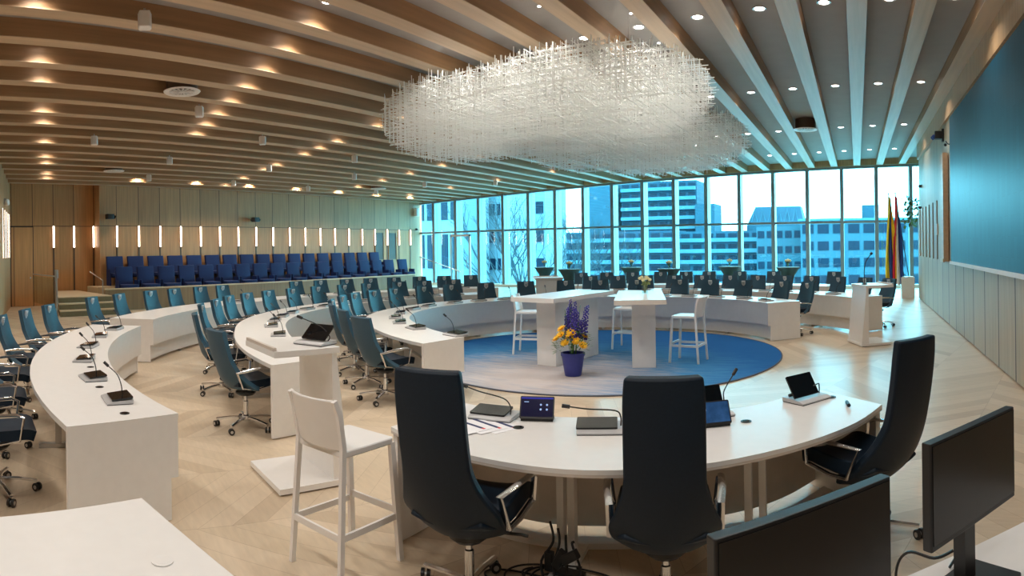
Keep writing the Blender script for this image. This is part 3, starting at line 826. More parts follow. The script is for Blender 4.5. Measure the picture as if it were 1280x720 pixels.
place_units([114, 108, 101, 95, 88, 81, 74, 67, 61, 54, 46], 5.22, 'from the aisle on the screen-wall half of the middle ring', .24)
place_units([-165, 178, 171, 164, 157, 150, 143], 7.5, 'from the steps on the outer desk before the gallery', .3)

PG = 'conference units of the presiding desk'
def at(e, x, y, z, deg): e.location = (x, y, z); e.rotation_euler = (0, 0, radians(deg)); return e
u = conf_unit('grey conference unit with tablet laid flat beside the printed papers', 8, [(.115, .0, .03), (.115, .0, .085), (.06, .01, .13), (-.12, .03, .155), (-.22, .03, .18)], PG, -.03); at(u, -2.28, 3.50, .74, 8)
u = conf_unit('grey conference unit with tablet laid flat just before the middle executive chair', 8, [(.115, .0, .03), (.115, .0, .085), (.08, .01, .12), (-.08, .03, .125), (-.2, .03, .14)], PG, -.03); at(u, -1.52, 3.52, .74, 22)
u = conf_unit('grey conference unit with raised tablet half behind the middle executive chair', 62, [(.12, .0, .03), (.115, .0, .10), (.13, .02, .15), (.22, .06, .24)], PG, -.02); at(u, -.98, 4.02, .74, 38)
u = conf_unit('grey conference unit with raised tablet by the marker pen', 58, [(.12, -.01, .03), (.12, -.01, .085), (.10, -.01, .10), (.0, .03, .06), (-.08, .05, .05)], PG, -.03); at(u, -.37, 4.50, .74, 52)
u = conf_unit('grey conference unit with raised tablet on the lectern by the near ring', 40, [(.12, .02, .03), (.13, .03, .07), (.02, .05, .14), (-.16, .02, .20)], None, -.0); at(u, -3.90, 3.36, 1.1015, 8)
# goose neck on the far lectern
g = thing('gooseneck_microphone', 'goose-neck microphone rising from the lectern by the screen wall', 'microphone', (.13, 11.62, 1.1), 0)
MB().lathe([(.05, 0), (.05, .02), (.02, .03)], 12).build('foot', M_['black'], g)
q = MB().tube(smoothp([(0, 0, .02), (0, 0, .25), (.03, -.05, .42), (.12, -.1, .55)], 5), .008, 6).build('stem', M_['black'], g)
MB().blob((.13, -.105, .57), .028, 8, 6).build('head', M_['black'], g)

# touch panels
def touch(label, x, y, deg, kind):
    e = thing('touch_panel', label, 'touch panel', (x, y, .74), radians(deg))
    MB().box(-.105, .105, -.035, .05, 0, .02).build('stand', M_['black'], e, smooth=0)
    mt = Matrix.Translation((0, -.035, .014)) @ Matrix.Rotation(radians(62), 4, 'X')
    MB().rbox(-.112, .112, 0, .145, 0, .014, .008, mt).build('casing', M_['black'], e, smooth=0)
    if kind == 0:
        s_ = MB().box(-.104, .104, .012, .137, .014, .0146, mt).build('screen', M_['bluescreen'], e, smooth=0)
        MB().box(-.104, .104, .127, .137, .0146, .0150, mt).build('title_bar', M_['bluebar'], s_, smooth=0)
        for i in range(2):
            for j in range(2): MB().lathe([(.007, .0146), (.007, .0150)], 12, c=(.025 + .04 * i, .06 + .03 * j, 0), mtx=mt).build('icon', M_['icon'], s_, smooth=0)
        MB().box(-.085, -.055, .105, .110, .0146, .0150, mt).build('status_line', M_['icon'], s_, smooth=0)
    else:
        s_ = MB().box(-.104, .104, .012, .137, .014, .0146, mt).build('screen', M_['photoscreen'], e, smooth=0)
        for q in (-.085, -.06): MB().box(q, q + .02, .085, .115, .0146, .0150, mt).build('icon', M_['icon'], s_, smooth=0)
    return e
touch('small touch panel with lit navy screen standing on the presiding desk', -2.0, 3.58, 20, 0)
touch('small touch panel with lit picture peeping out behind the middle executive chair', -.90, 3.80, 30, 1)

# papers, pen, grommets
pp = thing('printed_papers', 'fanned white papers with navy bars on the presiding desk', 'papers', (-2.30, 3.26, .741), radians(-16))
for i, (dx, dy, a) in enumerate(((0, -.06, 0), (.05, .03, -3), (.10, .11, -5))):
    mt = Matrix.Translation((dx, dy, .0025 * (2 - i))) @ Matrix.Rotation(radians(a), 4, 'Z')
    s_ = MB().box(-.15, .15, -.105, .105, 0, .001, mt).build('sheet', M_['paper'], pp, smooth=0)
    MB().box(-.15, .105, .05, .075, .001, .0013, mt).build('printed_bar', M_['navyink'], s_, smooth=0)
    MB().box(.105, .13, .052, .073, .001, .0013, mt).build('red_mark', M_['redink'], s_, smooth=0)
pn = thing('marker_pen', 'black and silver pen lying at the end of the presiding desk', 'pen', (-.08, 4.36, .755), radians(100))
MB().tube([(-.07, 0, 0), (.02, 0, 0)], .013, 10).build('barrel', M_['black'], pn)
MB().tube([(.02, 0, 0), (.05, 0, 0), (.075, 0, 0)], .013, 10, taper=.004).build('tip', M_['steel'], pn)
def grommet(label, x, y, z, m='black', r=.035):
    e = thing('cable_grommet', label, 'cable grommet', (x, y, z))
    MB().lathe([(r, 0), (r, .004), (r * .75, .005)], 20).build('rim', M_[m], e)
    MB().lathe([(r * .7, .004), (r * .7, .0055)], 20).build('lid', M_['blackgloss' if m == 'black' else m], e)
grommet('black cable grommet in the presiding desk before the navy touch panel', -2.02, 3.37, .741)
grommet('black cable grommet in the presiding desk beside the middle executive chair', -.71, 3.92, .741)
grommet('black cable grommet in the presiding desk beside the pen', -.20, 4.58, .741)
grommet('white cable grommet in the empty white table at the bottom of the view', -2.05, 1.03, .741, 'white', .04)
for i, (x, y) in enumerate(((-6.60, 2.48), (-5.86, 2.18), (-4.95, 1.92), (-4.06, 1.76))):
    grommet(f'black cable grommet in the short outer desk, {ORD[4-i]} from the bar stool end', x, y, .741)

# ------------------------------------------------------------------ foreground tables and monitors
t0 = thing('side_table', 'empty white table with a white grommet, cut by the bottom of the view', 'table', (-2.63, 1.22, 0), radians(-10))
mt = Matrix.Identity(4)
MB().prism([(0, 0), (1.5, .22), (1.62, -.60), (.12, -.82)], .70, .74).build('tabletop', M_['white'], t0, smooth=0, bevel=.003)
for (x, y) in ((.08, -.08), (1.42, .12), (1.5, -.52), (.2, -.72)):
    MB().box(x - .03, x + .03, y - .03, y + .03, 0, .70).build('leg', M_['white_dk'], t0, smooth=0)
ud = Vector((.46, .30)).normalized()
e = thing('control_desk', 'white control desk carrying the two black monitors', 'desk', (.18, 2.12, 0), atan2(ud.y, ud.x))
MB().box(-1.0, .95, -.78, 0, .70, .74).build('tabletop', M_['white'], e, smooth=0, bevel=.003)
for x in (-.95, .88):
    MB().box(x, x + .05, -.75, -.05, 0, .70).build('end_panel', M_['white_dk'], e, smooth=0)
MB().box(-.9, .88, -.16, -.14, .25, .70).build('modesty_panel', M_['white_dk'], e, smooth=0)
def monitor(label, p0, p1, ztop, zbot, ctl):
    """p0,p1: ends of the screen; the display side faces the camera side"""
    a, b = Vector(p0), Vector(p1); mid = (a + b) / 2; w_ = (b - a).length; d = (b - a).normalized(); nrm = Vector((d.y, -d.x))
    e = thing('monitor', label, 'monitor', (mid.x, mid.y, .74), atan2(d.y, d.x))
    z0, z1 = zbot - .74, ztop - .74
    MB().rbox(-w_ / 2, w_ / 2, .0, .035, z0, z1, .006).build('casing', M_['black'], e, smooth=0, bevel=.003)
    MB().box(-w_ / 2 + .008, w_ / 2 - .008, -.003, .0, z0 + .018, z1 - .008).build('screen', M_['screenmatt'], e, smooth=0)
    MB().box(-.03, .03, .03, .075, .02, z0 + .16).build('neck', M_['black'], e, smooth=0)
    MB().rbox(-.13, .13, -.09, .12, 0, .014, .01).build('foot', M_['black'], e, smooth=0)
    return e
monitor('large black monitor, tilted blank screen, on the control desk before the middle executive chair', (-.287, 1.217), (.078, 1.58), 1.27, .955, 0)
monitor('black monitor at the screen-wall end of the control desk', (.205, 1.81), (.545, 2.17), 1.27, .953, 0)
pk = thing('cable_puck', 'cream ribbed round cable holder under the end monitor', 'cable holder', (.30, 1.86, .74))
MB().lathe([(.03, 0), (.034, .006), (.03, .012), (.034, .018), (.03, .024), (.034, .03), (.03, .036), (.02, .038)], 18).build('body', M_['puck'], pk)
q = MB().tube(smoothp([(.30, 2.12, .748), (.36, 2.18, .80), (.40, 2.14, .95), (.40, 2.05, 1.0)], 6), .005, 6)
tag(q.build('monitor_cable', M_['black']), 'black cable arching up behind the end monitor', 'cable')
q = MB().tube(smoothp([(.13, 2.13, .55), (.12, 2.16, .72), (.16, 2.14, .80), (.24, 2.05, .82), (.30, 2.03, .85)], 6), .005, 6)
tag(q.build('power_cable', M_['black']), 'black cable looping over the edge of the control desk', 'cable')
# cables under the presiding desk
cb = thing('cable_bundle', 'tangle of black cables with plugs on the floor under the presiding desk', 'cables', (-1.62, 3.12, 0))
for k in range(6):
    ph = random.uniform(0, 6); rx, ry = random.uniform(.14, .32), random.uniform(.10, .18)
    pts = [(.12 * sin(k * 1.7) + rx * cos(2 * pi * t / 14 + ph), -.06 + .06 * cos(k) + ry * sin(2 * pi * t / 14 + ph), .008 + .012 * (k % 3)) for t in range(12)]
    MB().tube(smoothp(pts, 4), .006, 6).build('cable_loop', M_['black'], cb)
for k in range(4):
    MB().tube(smoothp([(-.08 + .05 * k, .05, .30 - .03 * k), (-.05 + .04 * k, .03, .2), (-.1 + .08 * k, -.02, .10), (-.05 + .06 * k, -.08, .02)], 5), .008, 6).build('upright_cable', M_['black'], cb)
for k in range(3):
    mt = Matrix.Translation((-.06 + .08 * k, .0 - .03 * k, .10 + .04 * k)) @ Matrix.Rotation(.5 * k, 4, 'Y')
    MB().rbox(-.025, .025, -.02, .02, -.05, .05, .008, mt).build('plug', M_['black'], cb)
MB().rbox(-.09, .09, -.035, .035, 0, .05, .01, Matrix.Translation((.05, .03, 0))).build('power_strip', M_['black'], cb)

# ------------------------------------------------------------------ gallery
struct('gallery_floor', MB().box(XG, -19.3, 7.75, 24.2, 0, .34), M_['oakstep'])
struct('gallery_riser', MB().box(XG, -20.55, 7.95, 23.6, .34, .70), M_['oakstep'])
pr = thing('gallery_parapet', 'low oak parapet in front of the blue gallery seats', 'parapet', (0, 0, 0))
MB().box(-19.3, -19.2, 7.7, 22.8, 0, .68).build('panel', M_['parapet'], pr, smooth=0)
MB().box(-19.34, -19.16, 7.68, 22.82, .68, .72).build('capping', M_['oakstep'], pr, smooth=0)
# steps and landing
st = thing('entrance_steps', 'oak steps with dark fronts leading up to the gallery landing', 'steps', (0, 0, 0))
for i in range(3):
    x1_ = -17.9 - .36 * i; z = .18 * (i + 1)
    MB().prism([(x1_, 5.72 + .09 * i), (x1_, 7.65), (-21.95, 7.65), (-21.95, 6.85)], z - .18 + (.001 if i else 0), z - .03).build('riser', M_['olive'], st, smooth=0)
    MB().prism([(x1_ + .02, 5.70 + .09 * i), (x1_ + .02, 7.67), (-21.95, 7.67), (-21.95, 6.85)], z - .03, z).build('tread', M_['oakstep'], st, smooth=0)
rail = thing('stair_balustrade', 'steel post and glass balustrade beside the entrance steps', 'balustrade', (-18.2, 5.7, 0))
q = MB(); q.box(-.05, .05, -.03, .03, 0, 1.25); q.box(-.04, .12, -.035, .035, 1.15, 1.4); q.build('post', M_['steel'], rail, smooth=0)
MB().box(-2.6, -.05, -.008, .008, .25, 1.15).build('glass_panel', M_['clear'], rail, smooth=0)
MB().tube([(-2.6, 0, 1.2), (0, 0, 1.2)], .02).build('handrail', M_['steel'], rail)
rail2 = thing('gallery_handrail', 'short steel handrail at the parapet end above the steps', 'handrail', (-19.25, 7.62, 0))
q = MB(); q.tube([(0, 0, 0), (0, 0, 1.0)], .018); q.build('post', M_['steel'], rail2)
MB().tube([(0, 0, 1.0), (-1.2, 0, 1.25)], .018).build('rail', M_['steel'], rail2)
def gseat(label, group):
    e = thing('theatre_chair', label, 'seat', group=group)
    # local: faces +X
    mt = Matrix.Rotation(radians(-9), 4, 'Y')
    MB().rbox(-.05, .05, -.325, .325, .30, 1.08, .03, Matrix.Translation((-.16, 0, 0)) @ mt).build('backrest', M_['seatblue'], e, bevel=.015)
    MB().rbox(-.2, .30, -.31, .31, .34, .46, .05).build('seat', M_['seatblue'], e, bevel=.02)
    MB().box(-.12, .1, -.04, .04, 0, .36).build('foot', M_['black'], e, smooth=0)
    for s_ in (-1, 1):
        MB().box(-.16, .18, s_ * .36 - .025, s_ * .36 + .025, .02, .60).build('side_panel', M_['seatblue'], e, smooth=0)
    return e
gs = None
for row, (x, z, y0, n, step) in enumerate(((-20.05, .34, 8.85, 17, .836), (-21.1, .70, 8.95, 17, .836))):
    for i in range(n):
        rn = ('front', 'back')[row]
        lab = f'royal blue gallery seat, {ORD[i+1]} from the steps in the {rn} row'
        if gs is None: gs = gseat(lab, 'gallery seats, front row'); gs.location = (x, y0, z)
        else: dup(gs, (x, y0 + step * i, z), 0, lab, f'gallery seats, {rn} row')
dup(gs, (-20.05, 23.2, .34), 0, 'single blue gallery seat standing apart at the window end of the gallery', None)
# wall light strips
wl = None
def wlight(label, loc, group):
    global wl
    if wl is None:
        wl = thing('wall_light', label, 'wall light', loc, 0, group)
        MB().box(0, .03, -.04, .04, -.03, .80).build('housing', M_['brownring'], wl, smooth=0)
        MB().box(.03, .05, -.026, .026, 0, .78).build('diffuser', M_['led'], wl, smooth=0)
        MB().box(0, .015, -.03, .03, -2.0, -.03).build('cable_cover', M_['brownring'], wl, smooth=0)
    else:
        dup(wl, loc, 0, label, group)
for i in range(19):
    wlight(f'glowing upright light strip on the gallery wall, {ORD[i+1]} from the steps', (XG, 9.13 + .898 * i, 2.12), 'light strips on the gallery wall')
for i, y in enumerate((6.83, 7.62, 8.39)):
    wlight(f'glowing upright light strip on the orange oak wall, {ORD[i+1]} from the door', (XD, y, 2.12), 'light strips on the orange oak wall')
# door in the orange oak wall
d2 = thing('door_2', None, None, (XD, 5.62, 0)); d2['kind'] = 'structure'
q = MB(); q.box(0, .006, -.41, -.38, .0, 2.89); q.box(0, .006, .42, .45, .0, 2.89); q.box(0, .006, -.41, .45, 2.86, 2.89); q.build('door_gap', M_['black'], d2, smooth=0)
MB().box(0, .012, -.38, .42, .02, 2.86).build('door_leaf', M_['oakdoor'], d2, smooth=0)
MB().box(.012, .05, .30, .34, 1.0, 1.06).build('door_handle', M_['steel'], d2, smooth=0)
# niches near the window end of the gallery wall
for i, (y0, y1) in enumerate(((22.62, 23.2), (23.6, 24.15))):
    q = thing('window_%d' % (i + 2), None, None, (XG, (y0 + y1) / 2, 1.4)); q['kind'] = 'structure'
    hw = (y1 - y0) / 2
    m = MB(); m.box(0, .02, -hw, hw, 0, 1.33); m.build('pane', M_['dark_recess'], q, smooth=0)
    m = MB(); m.box(0, .05, -hw - .03, -hw, -.03, 1.36); m.box(0, .05, hw, hw + .03, -.03, 1.36); m.box(0, .05, -hw, hw, 1.33, 1.36); m.box(0, .05, -hw, hw, -.03, 0)
    m.build('frame', M_['oaktrim'], q, smooth=0)

# ------------------------------------------------------------------ right wall fittings
sb = thing('projection_board', 'huge slate-blue board on the oak screen wall', 'board', (XR, 0, 0))
MB().box(-.10, -.065, -3.6, 13.3, 1.46, 4.50).build('face', M_['board'], sb, smooth=0)
MB().box(-.065, -.022, -3.55, 13.2, 1.5, 4.46).build('backing', M_['dark_recess'], sb, smooth=0)
post = thing('timber_post', 'square oak post standing out from the wall beside the slate-blue board', 'post', (XR, 14.35, 1.43))
MB().box(-.14, -.022, -.22, .22, 0, 2.45).build('shaft', M_['beambot'], post, smooth=0)
MB().box(-.16, -.12, -.24, .24, -.02, .06).build('collar', M_['oakstep'], post, smooth=0)
pz = thing('wall_camera', 'black camera with a blue lens on the oak wall by the board', 'camera', (XR, 14.9, 4.25))
MB().box(-.05, 0, -.06, .06, 0, .3).build('bracket', M_['black'], pz, smooth=0)
MB().rbox(-.22, -.05, -.09, .09, .06, .24, .03).build('body', M_['black'], pz)
MB().tube([(-.22, 0, .13), (-.28, -.03, .07)], .05, 10).build('lens', M_['flagblue'], pz)
hk = thing('coat_hook', 'small black hook arm on the wall edge of the board', 'hook', (XR, 13.45, 3.95))
MB().tube([(0, 0, 0), (-.12, 0, .02), (-.16, 0, .08)], .012).build('arm', M_['black'], hk)
MB().blob((-.17, 0, .0), .035, 8, 6).build('knob', M_['black'], hk)
for i, (y, z, lab) in enumerate(((20.2, 2.98, 'small black wall sensor near the plant'), (20.1, 3.66, 'small black wall sensor high above the slats'))):
    q = thing('wall_sensor', lab, 'sensor', (XR, y, z))
    MB().blob((-.06, 0, 0), (.06, .06, .045), 10, 6).build('dome', M_['black'], q)
    MB().box(-.02, 0, -.05, .05, -.05, .05).build('plate', M_['black'], q, smooth=0)
th_ = thing('room_thermostat', 'pale square thermostat on the slatted strip by the post', 'thermostat', (XR - .05, 15.85, 2.05))
MB().rbox(-.03, 0, -.14, .14, 0, .28, .01).build('body', M_['oakstep'], th_)
MB().box(-.034, -.03, -.08, .08, .06, .2).build('display', M_['beige_panel'], th_, smooth=0)

# ------------------------------------------------------------------ flags, plinth, plant
pl = thing('plinth', 'white square plinth holding the flag poles by the window', 'plinth', (1.70, 21.3, 0))
MB().box(-.22, .22, -.22, .22, 0, .70).build('body', M_['white_dk'], pl, smooth=0, bevel=.004)
MB().box(-.19, .19, -.19, .19, .70, .72).build('collar', M_['white'], pl, smooth=0)
def flag(label, top, base, stripes, w_, ln):
    e = thing('flag', label, 'flag', (0, 0, 0))
    MB().tube([base, top], .016, 8).build('pole', M_['black'], e)
    MB().blob((top[0], top[1], top[2] + .03), .03, 8, 6).build('finial', M_['brownring'], e)
    b_, t_ = Vector(base), Vector(top); d = (b_ - t_).normalized()
    n = len(stripes)
    # hanging folds: each colour band drapes as a pleated strip
    for i, m in enumerate(stripes):
        g = []
        for r in range(15):
            q = r / 14; row = []
            for j in range(7):
                t = (i + j / 6) / n
                x = t_.x + d.x * .1 + (t - .35) * w_ * (.35 + .65 * min(1, q * 2.2)) ; y = t_.y - .05 + .05 * sin(t * 17 + q * 3)
                z = t_.z - .06 - ln * q - .12 * t * (1 - q) - .15 * sin(t * 3) * q
                row.append((x + .03 * sin(q * 5 + t * 4), y, z))
            g.append(row)
        MB().sheet(g, .004).build('band', M_[m], e)
    return e
flag('hanging yellow and blue flag, on the gallery side of the red-white-blue one', (1.09, 21.4, 3.50), (1.58, 21.3, .72), ['flagyellow', 'flagblue', 'flagyellow'], .34, 2.75)
flag('hanging red white and blue flag in front of the window', (1.32, 21.35, 3.50), (1.74, 21.28, .72), ['flagred', 'flagwhite', 'flagblue'], .30, 2.85)
pt = thing('potted_tree', 'leafy indoor tree peeping round the end of the screen wall', 'plant', (2.55, 22.4, 0))
MB().lathe([(.2, 0), (.26, .45), (.24, .45), (.23, .4)], 20).build('pot', M_['white_dk'], pt)
MB().tube(smoothp([(0, 0, .4), (.03, .02, 1.4), (-.05, -.1, 2.4), (-.25, -.2, 3.0)], 5), .025, 7).build('trunk', M_['trunk'], pt)
g = MB()
for k in range(330):
    a, b_ = random.uniform(0, 2 * pi), random.uniform(-1, 1); r = random.uniform(.25, .75)
    p = Vector((-.3 + r * cos(a) * .8, -.2 + r * sin(a) * .8, 2.95 + b_ * .5)); dd = Vector((random.uniform(-1, 1), random.uniform(-1, 1), random.uniform(-1, .4))).normalized(); sd = dd.cross(Vector((.2, .3, 1))).normalized() * .05
    g.add([p, p + dd * .08 + sd, p + dd * .2, p + dd * .08 - sd], [(0, 1, 2, 3)])
tag(g.build('foliage', M_['leaf'], pt), kind='stuff')

# ------------------------------------------------------------------ cocktail tables
ck = None
CT = [(-11.7, 21.7), (-9.75, 19.9), (-8.1, 21.7), (-6.2, 20.2), (-4.5, 22.0), (-2.3, 20.9)]
lamps_ = ['with a cream posy, at the gallery end of the window', 'second from the gallery end of the window', 'third from the gallery end of the window', 'fourth from the gallery end of the window',
          'second from the flag end of the window', 'at the flag end of the window']
vp = None
for i, (x, y) in enumerate(CT):
    lab = 'dark cloth-covered cocktail table ' + lamps_[i].replace('with a cream posy, ', '')
    if ck is None:
        ck = thing('cocktail_table', lab, 'table', (x, y, 0), 0, 'cocktail tables by the window')
        MB().lathe([(.30, 0), (.26, .08), (.17, .45), (.16, .6), (.22, .82), (.36, 1.04), (.40, 1.085)], 24).build('stretch_cover', M_['cloth'], ck)
        MB().lathe([(.40, 1.085), (.405, 1.10), (.39, 1.105)], 24).build('tabletop', M_['tabletop_teal'], ck)
    else: dup(ck, (x, y, 0), random.uniform(0, 3), lab)
    lab = 'small posy on the cocktail table ' + lamps_[i].replace('with a cream posy, ', '')
    if vp is None:
        vp = thing('posy', lab, 'flowers', (x, y, 1.105), 0, 'posies on the cocktail tables')
        MB().lathe([(.035, 0), (.04, .1), (.036, .1)], 12).build('glass', M_['clear'], vp)
        g = MB()
        for k in range(14):
            a = 2 * pi * k / 14; g.tube([(0, 0, .02), (.06 * cos(a), .06 * sin(a), .17)], .006, 4)
        g.build('stem', M_['leaf'], vp)
        for k in range(7):
            a = 2 * pi * k / 7; r = 0 if k == 0 else .07
            MB().blob((r * cos(a), r * sin(a), .21 + (.03 if k == 0 else 0)), .042, 8, 6).build('bloom', M_['cream'], vp)
    else: dup(vp, (x, y, 1.105), random.uniform(0, 3), lab)

# ------------------------------------------------------------------ chandelier: a cloud of thin rods
C0 = Vector((CX, CY, 0))
ELL = [((-.5, -.25, 4.14), (2.45, 2.45, .64)), ((-1.95, -1.2, 4.06), (1.35, 1.45, .68)), ((.55, 1.6, 3.86), (1.75, 1.6, .60)), ((-.75, 1.0, 3.92), (1.2, 1.2, .58)), ((.35, -.9, 4.26), (1.85, 1.75, .56))]
def inside(x, y, z):
    for (c_, r_) in ELL:
        if (abs((x - CX - c_[0]) / r_[0])) ** 2.2 + (abs((y - CY - c_[1]) / r_[1])) ** 2.2 + (abs((z - c_[2]) / r_[2])) ** 2.6 < 1: return True
    return False
ch = thing('rod_chandelier', 'cloud-shaped chandelier of thin white crossed rods hanging over the carpet', 'chandelier', (0, 0, 0))
rods = MB(); SP = .145; T = .0044
def rng(a, b): 
    n = int((b - a) / SP); return [a + SP * i for i in range(n + 1)]
def runs(f, lo, hi, stp=.06):
    out = []; cur = None; t = lo
    while t <= hi:
        if f(t):
            if cur is None: cur = t
        elif cur is not None:
            out.append((cur, t)); cur = None
        t += stp
    if cur is not None: out.append((cur, hi))
    return out
X0, X1, Y0_, Y1, Z0, Z1 = CX - 3.6, CX + 3.0, CY - 3.2, CY + 3.3, 3.15, 4.86
jp = lambda: random.uniform(-.03, .03)
jj = lambda: random.uniform(-.07, .07)
for x in rng(X0, X1):
    for y in rng(Y0_, Y1):
        for a, b_ in runs(lambda t: inside(x, y, t), Z0, Z1):
            x_, y_ = x + jp(), y + jp(); rods.box(x_ - T, x_ + T, y_ - T, y_ + T, a + jj(), min(b_ + jj(), 4.82))
for x in rng(X0 + SP / 2, X1):
    for z in rng(Z0, Z1):
        for a, b_ in runs(lambda t: inside(x, t, z), Y0_, Y1):
            x_, z_ = x + jp(), z + jp(); rods.box(x_ - T, x_ + T, a + jj(), b_ + jj(), z_ - T, z_ + T)
for y in rng(Y0_ + SP / 2, Y1):
    for z in rng(Z0 + SP / 2, Z1):
        for a, b_ in runs(lambda t: inside(t, y, z), X0, X1):
            y_, z_ = y + jp(), z + jp(); rods.box(a + jj(), b_ + jj(), y_ - T, y_ + T, z_ - T, z_ + T)
tag(rods.build('rod_lattice', M_['rod'], ch, smooth=0), kind='stuff')
for (x, y) in ((-2.2, -1.6), (1.2, -1.6), (-2.0, 1.2), (1.4, 1.6), (-.3, 0)):
    X = CX + x; MB().tube([(X, CY + y, 4.5), (X, CY + y, zb(X) + .25)], .004, 5).build('suspension_wire', M_['steel'], ch)

# ------------------------------------------------------------------ ceiling fittings
dl0 = None; lights = []
def bay(k): return -(k + .5) * 0.93 + .04     # centre of the bay between beam k and k+1
def downlight(x, y, lab, group, power, col=(1, .94, .86)):
    global dl0
    z = zb(x) + .25
    if dl0 is None:
        dl0 = thing('downlight', lab, 'downlight', (x, y, z), 0, group)
        MB().lathe([(.075, -.004), (.105, -.012), (.105, 0), (.08, .0)], 20).build('trim_ring', M_['steel'], dl0)
        MB().lathe([(.074, -.003), (.074, -.006)], 20).build('lens', M_['lamp'], dl0)
    else: dup(dl0, (x, y, z), 0, lab, group)
    if power:
        L = bpy.data.lights.new('downlight_beam', 'SPOT'); L.energy = power; L.color = col; L.spot_size = radians(130); L.spot_blend = .7; L.shadow_soft_size = .07
        o = bpy.data.objects.new('downlight_beam', L); COL.objects.link(o); o.location = (x, y, z - .03)
PW = 82
rows = [(9.0, 'front', range(-2, 5)), (13.75, 'second', range(-2, 5)), (18.65, 'third', range(-2, 5)), (23.4, 'window', range(-2, 5)), (4.3, 'rear', range(-2, 6)), (-.5, 'hindmost', range(-2, 14))]
bn = 0
for y, nm, ks in rows:
    for k in ks:
        x = bay(k)
        if nm == 'window' and k > 3: continue
        downlight(x, y + .03 * k, f'round recessed downlight of the {nm} cross row, {ORD[k+3]} bay from the screen wall', 'downlights over the floor by the screen wall', PW * (.8 if nm != 'hindmost' else 1.0))
def lrow(nm, x0, y0, x1, y1, ks):
    for i, k in enumerate(ks):
        x = bay(k) - .07; y = y0 + (y1 - y0) * (x - x0) / (x1 - x0)
        downlight(x, y, f'round recessed downlight glowing between oak beams, {ORD[i+1]} of the {nm} slanting row', 'downlights over the desks', PW * .9, (1, .91, .80))
lrow('steps-side', -7.35, 2.19, -19.83, 6.02, [7, 9, 10, 12, 13, 15, 17, 18, 20, 21])
lrow('middle', -6.57, 5.69, -13.14, 7.68, list(range(6, 14)))
lrow('window-side', -10.28, 10.83, -18.26, 12.7, [9, 10, 12, 13, 14, 16, 17, 19, 21])
lrow('far', -5.0, 14.6, -18.0, 18.3, list(range(5, 23, 2)))
lrow('outermost', -5.0, 20.0, -18.0, 22.5, list(range(5, 23, 3)))
for i in range(7):  # row added to brighten and warm the gallery wall, after its scallops
    x = -20.13; y = 9.4 + 2.4 * i
    downlight(x, y, f'round recessed downlight washing the gallery wall, {ORD[i+1]} from the steps', 'downlights over the gallery', PW * 2.0, (1, .80, .58))
# pin spots near the chandelier
ps = None
for i, (x, y) in enumerate(((-5.05, 7.95), (-4.12, 7.6), (-3.12, 8.5), (-6.04, 8.14), (-5.07, 6.2), (-3.16, 9.9))):
    lab = f'tiny bright pin spot in the ceiling round the chandelier, {ORD[i+1]} counted from the gallery side'
    z = zb(x) + .25
    if ps is None:
        ps = thing('pin_spot', lab, 'spot light', (x, y, z), 0, 'pin spots round the chandelier')
        MB().lathe([(.03, 0), (.034, -.008), (.022, -.012)], 12).build('trim_ring', M_['steel'], ps)
        MB().lathe([(.024, -.010), (.024, -.016)], 12).build('lens', M_['lamp'], ps)
    else: dup(ps, (x, y, z), 0, lab)
    L = bpy.data.lights.new('pin_beam', 'SPOT'); L.energy = 170; L.color = (1, .95, .88); L.spot_size = radians(90); L.spot_blend = .5; L.shadow_soft_size = .03
    o = bpy.data.objects.new('pin_beam', L); COL.objects.link(o); o.location = (x, y, z - .04)
# hanging loudspeakers
sp = None
SPK = [(-6.92, 3.33), (-10.49, 6.19), (-12.19, 8.94), (-13.61, 5.22), (-15.48, 8.16), (-15.52, 11.61), (-12.98, 12.79), (-15.62, 15.37), (-18.52, 8.99), (-18.72, 12.43), (-18.85, 16.0), (-18.51, 19.5), (-15.66, 19.28), (-13.64, 21.25)]
for i, (x, y) in enumerate(sorted(SPK, key=lambda p: hypot(*p))):
    lab = f'white box-shaped loudspeaker hanging from the oak beams, {ORD[i+1]} outward from the lectern corner'
    rz = atan2(y, x) + pi / 2
    if sp is None:
        sp = thing('ceiling_speaker', lab, 'loudspeaker', (x, y, zb(x)), rz, 'white loudspeakers under the beams')
        pr = [(-.07, -.08), (.07, -.08), (.085, -.02), (.065, .10), (-.065, .10), (-.085, -.02)]
        MB().prism(pr, -.24, -.04).build('cabinet', M_['stool'], sp, smooth=0, bevel=.015)
        MB().box(-.05, .05, -.088, -.08, -.20, -.09).build('grille', M_['white_dk'], sp, smooth=0)
        MB().box(-.015, .015, -.015, .015, -.05, .01).build('bracket', M_['steel'], sp, smooth=0)
    else: dup(sp, (x, y, zb(x)), rz, lab)
df = None
for (x, y, lab) in ((-9.725, 5.39, 'round air diffuser with swirl vanes under the beams, first from the lectern'), (-1.355, 17.14, 'round air diffuser in a bronze drum over the floor by the flags'),
                    (-18.095, 7.58, 'round air diffuser under the beams before the orange oak wall'), (-18.095, 19.2, 'round air diffuser under the beams at the window end of the gallery')):
    if df is None:
        df = thing('air_diffuser', lab, 'air diffuser', (x, y, zb(x)), 0)
        MB().lathe([(.28, -.04), (.28, .235)], 28).build('drum', M_['brownring'], df)
        q = MB(); q.lathe([(.22, -.04), (.31, -.06), (.33, -.04), (.31, -.03)], 28); q.build('rim', M_['stool'], df)
        q = MB()
        for k in range(16):
            a = 2 * pi * k / 16; q.prism([(.05 * cos(a), .05 * sin(a)), (.23 * cos(a - .1), .23 * sin(a - .1)), (.23 * cos(a + .06), .23 * sin(a + .06))], -.055, -.045)
        q.lathe([(.06, -.06), (.06, -.04)], 14)
        q.build('swirl_vane', M_['stool'], df, smooth=0)
    else: dup(df, (x, y, zb(x)), 0, lab)
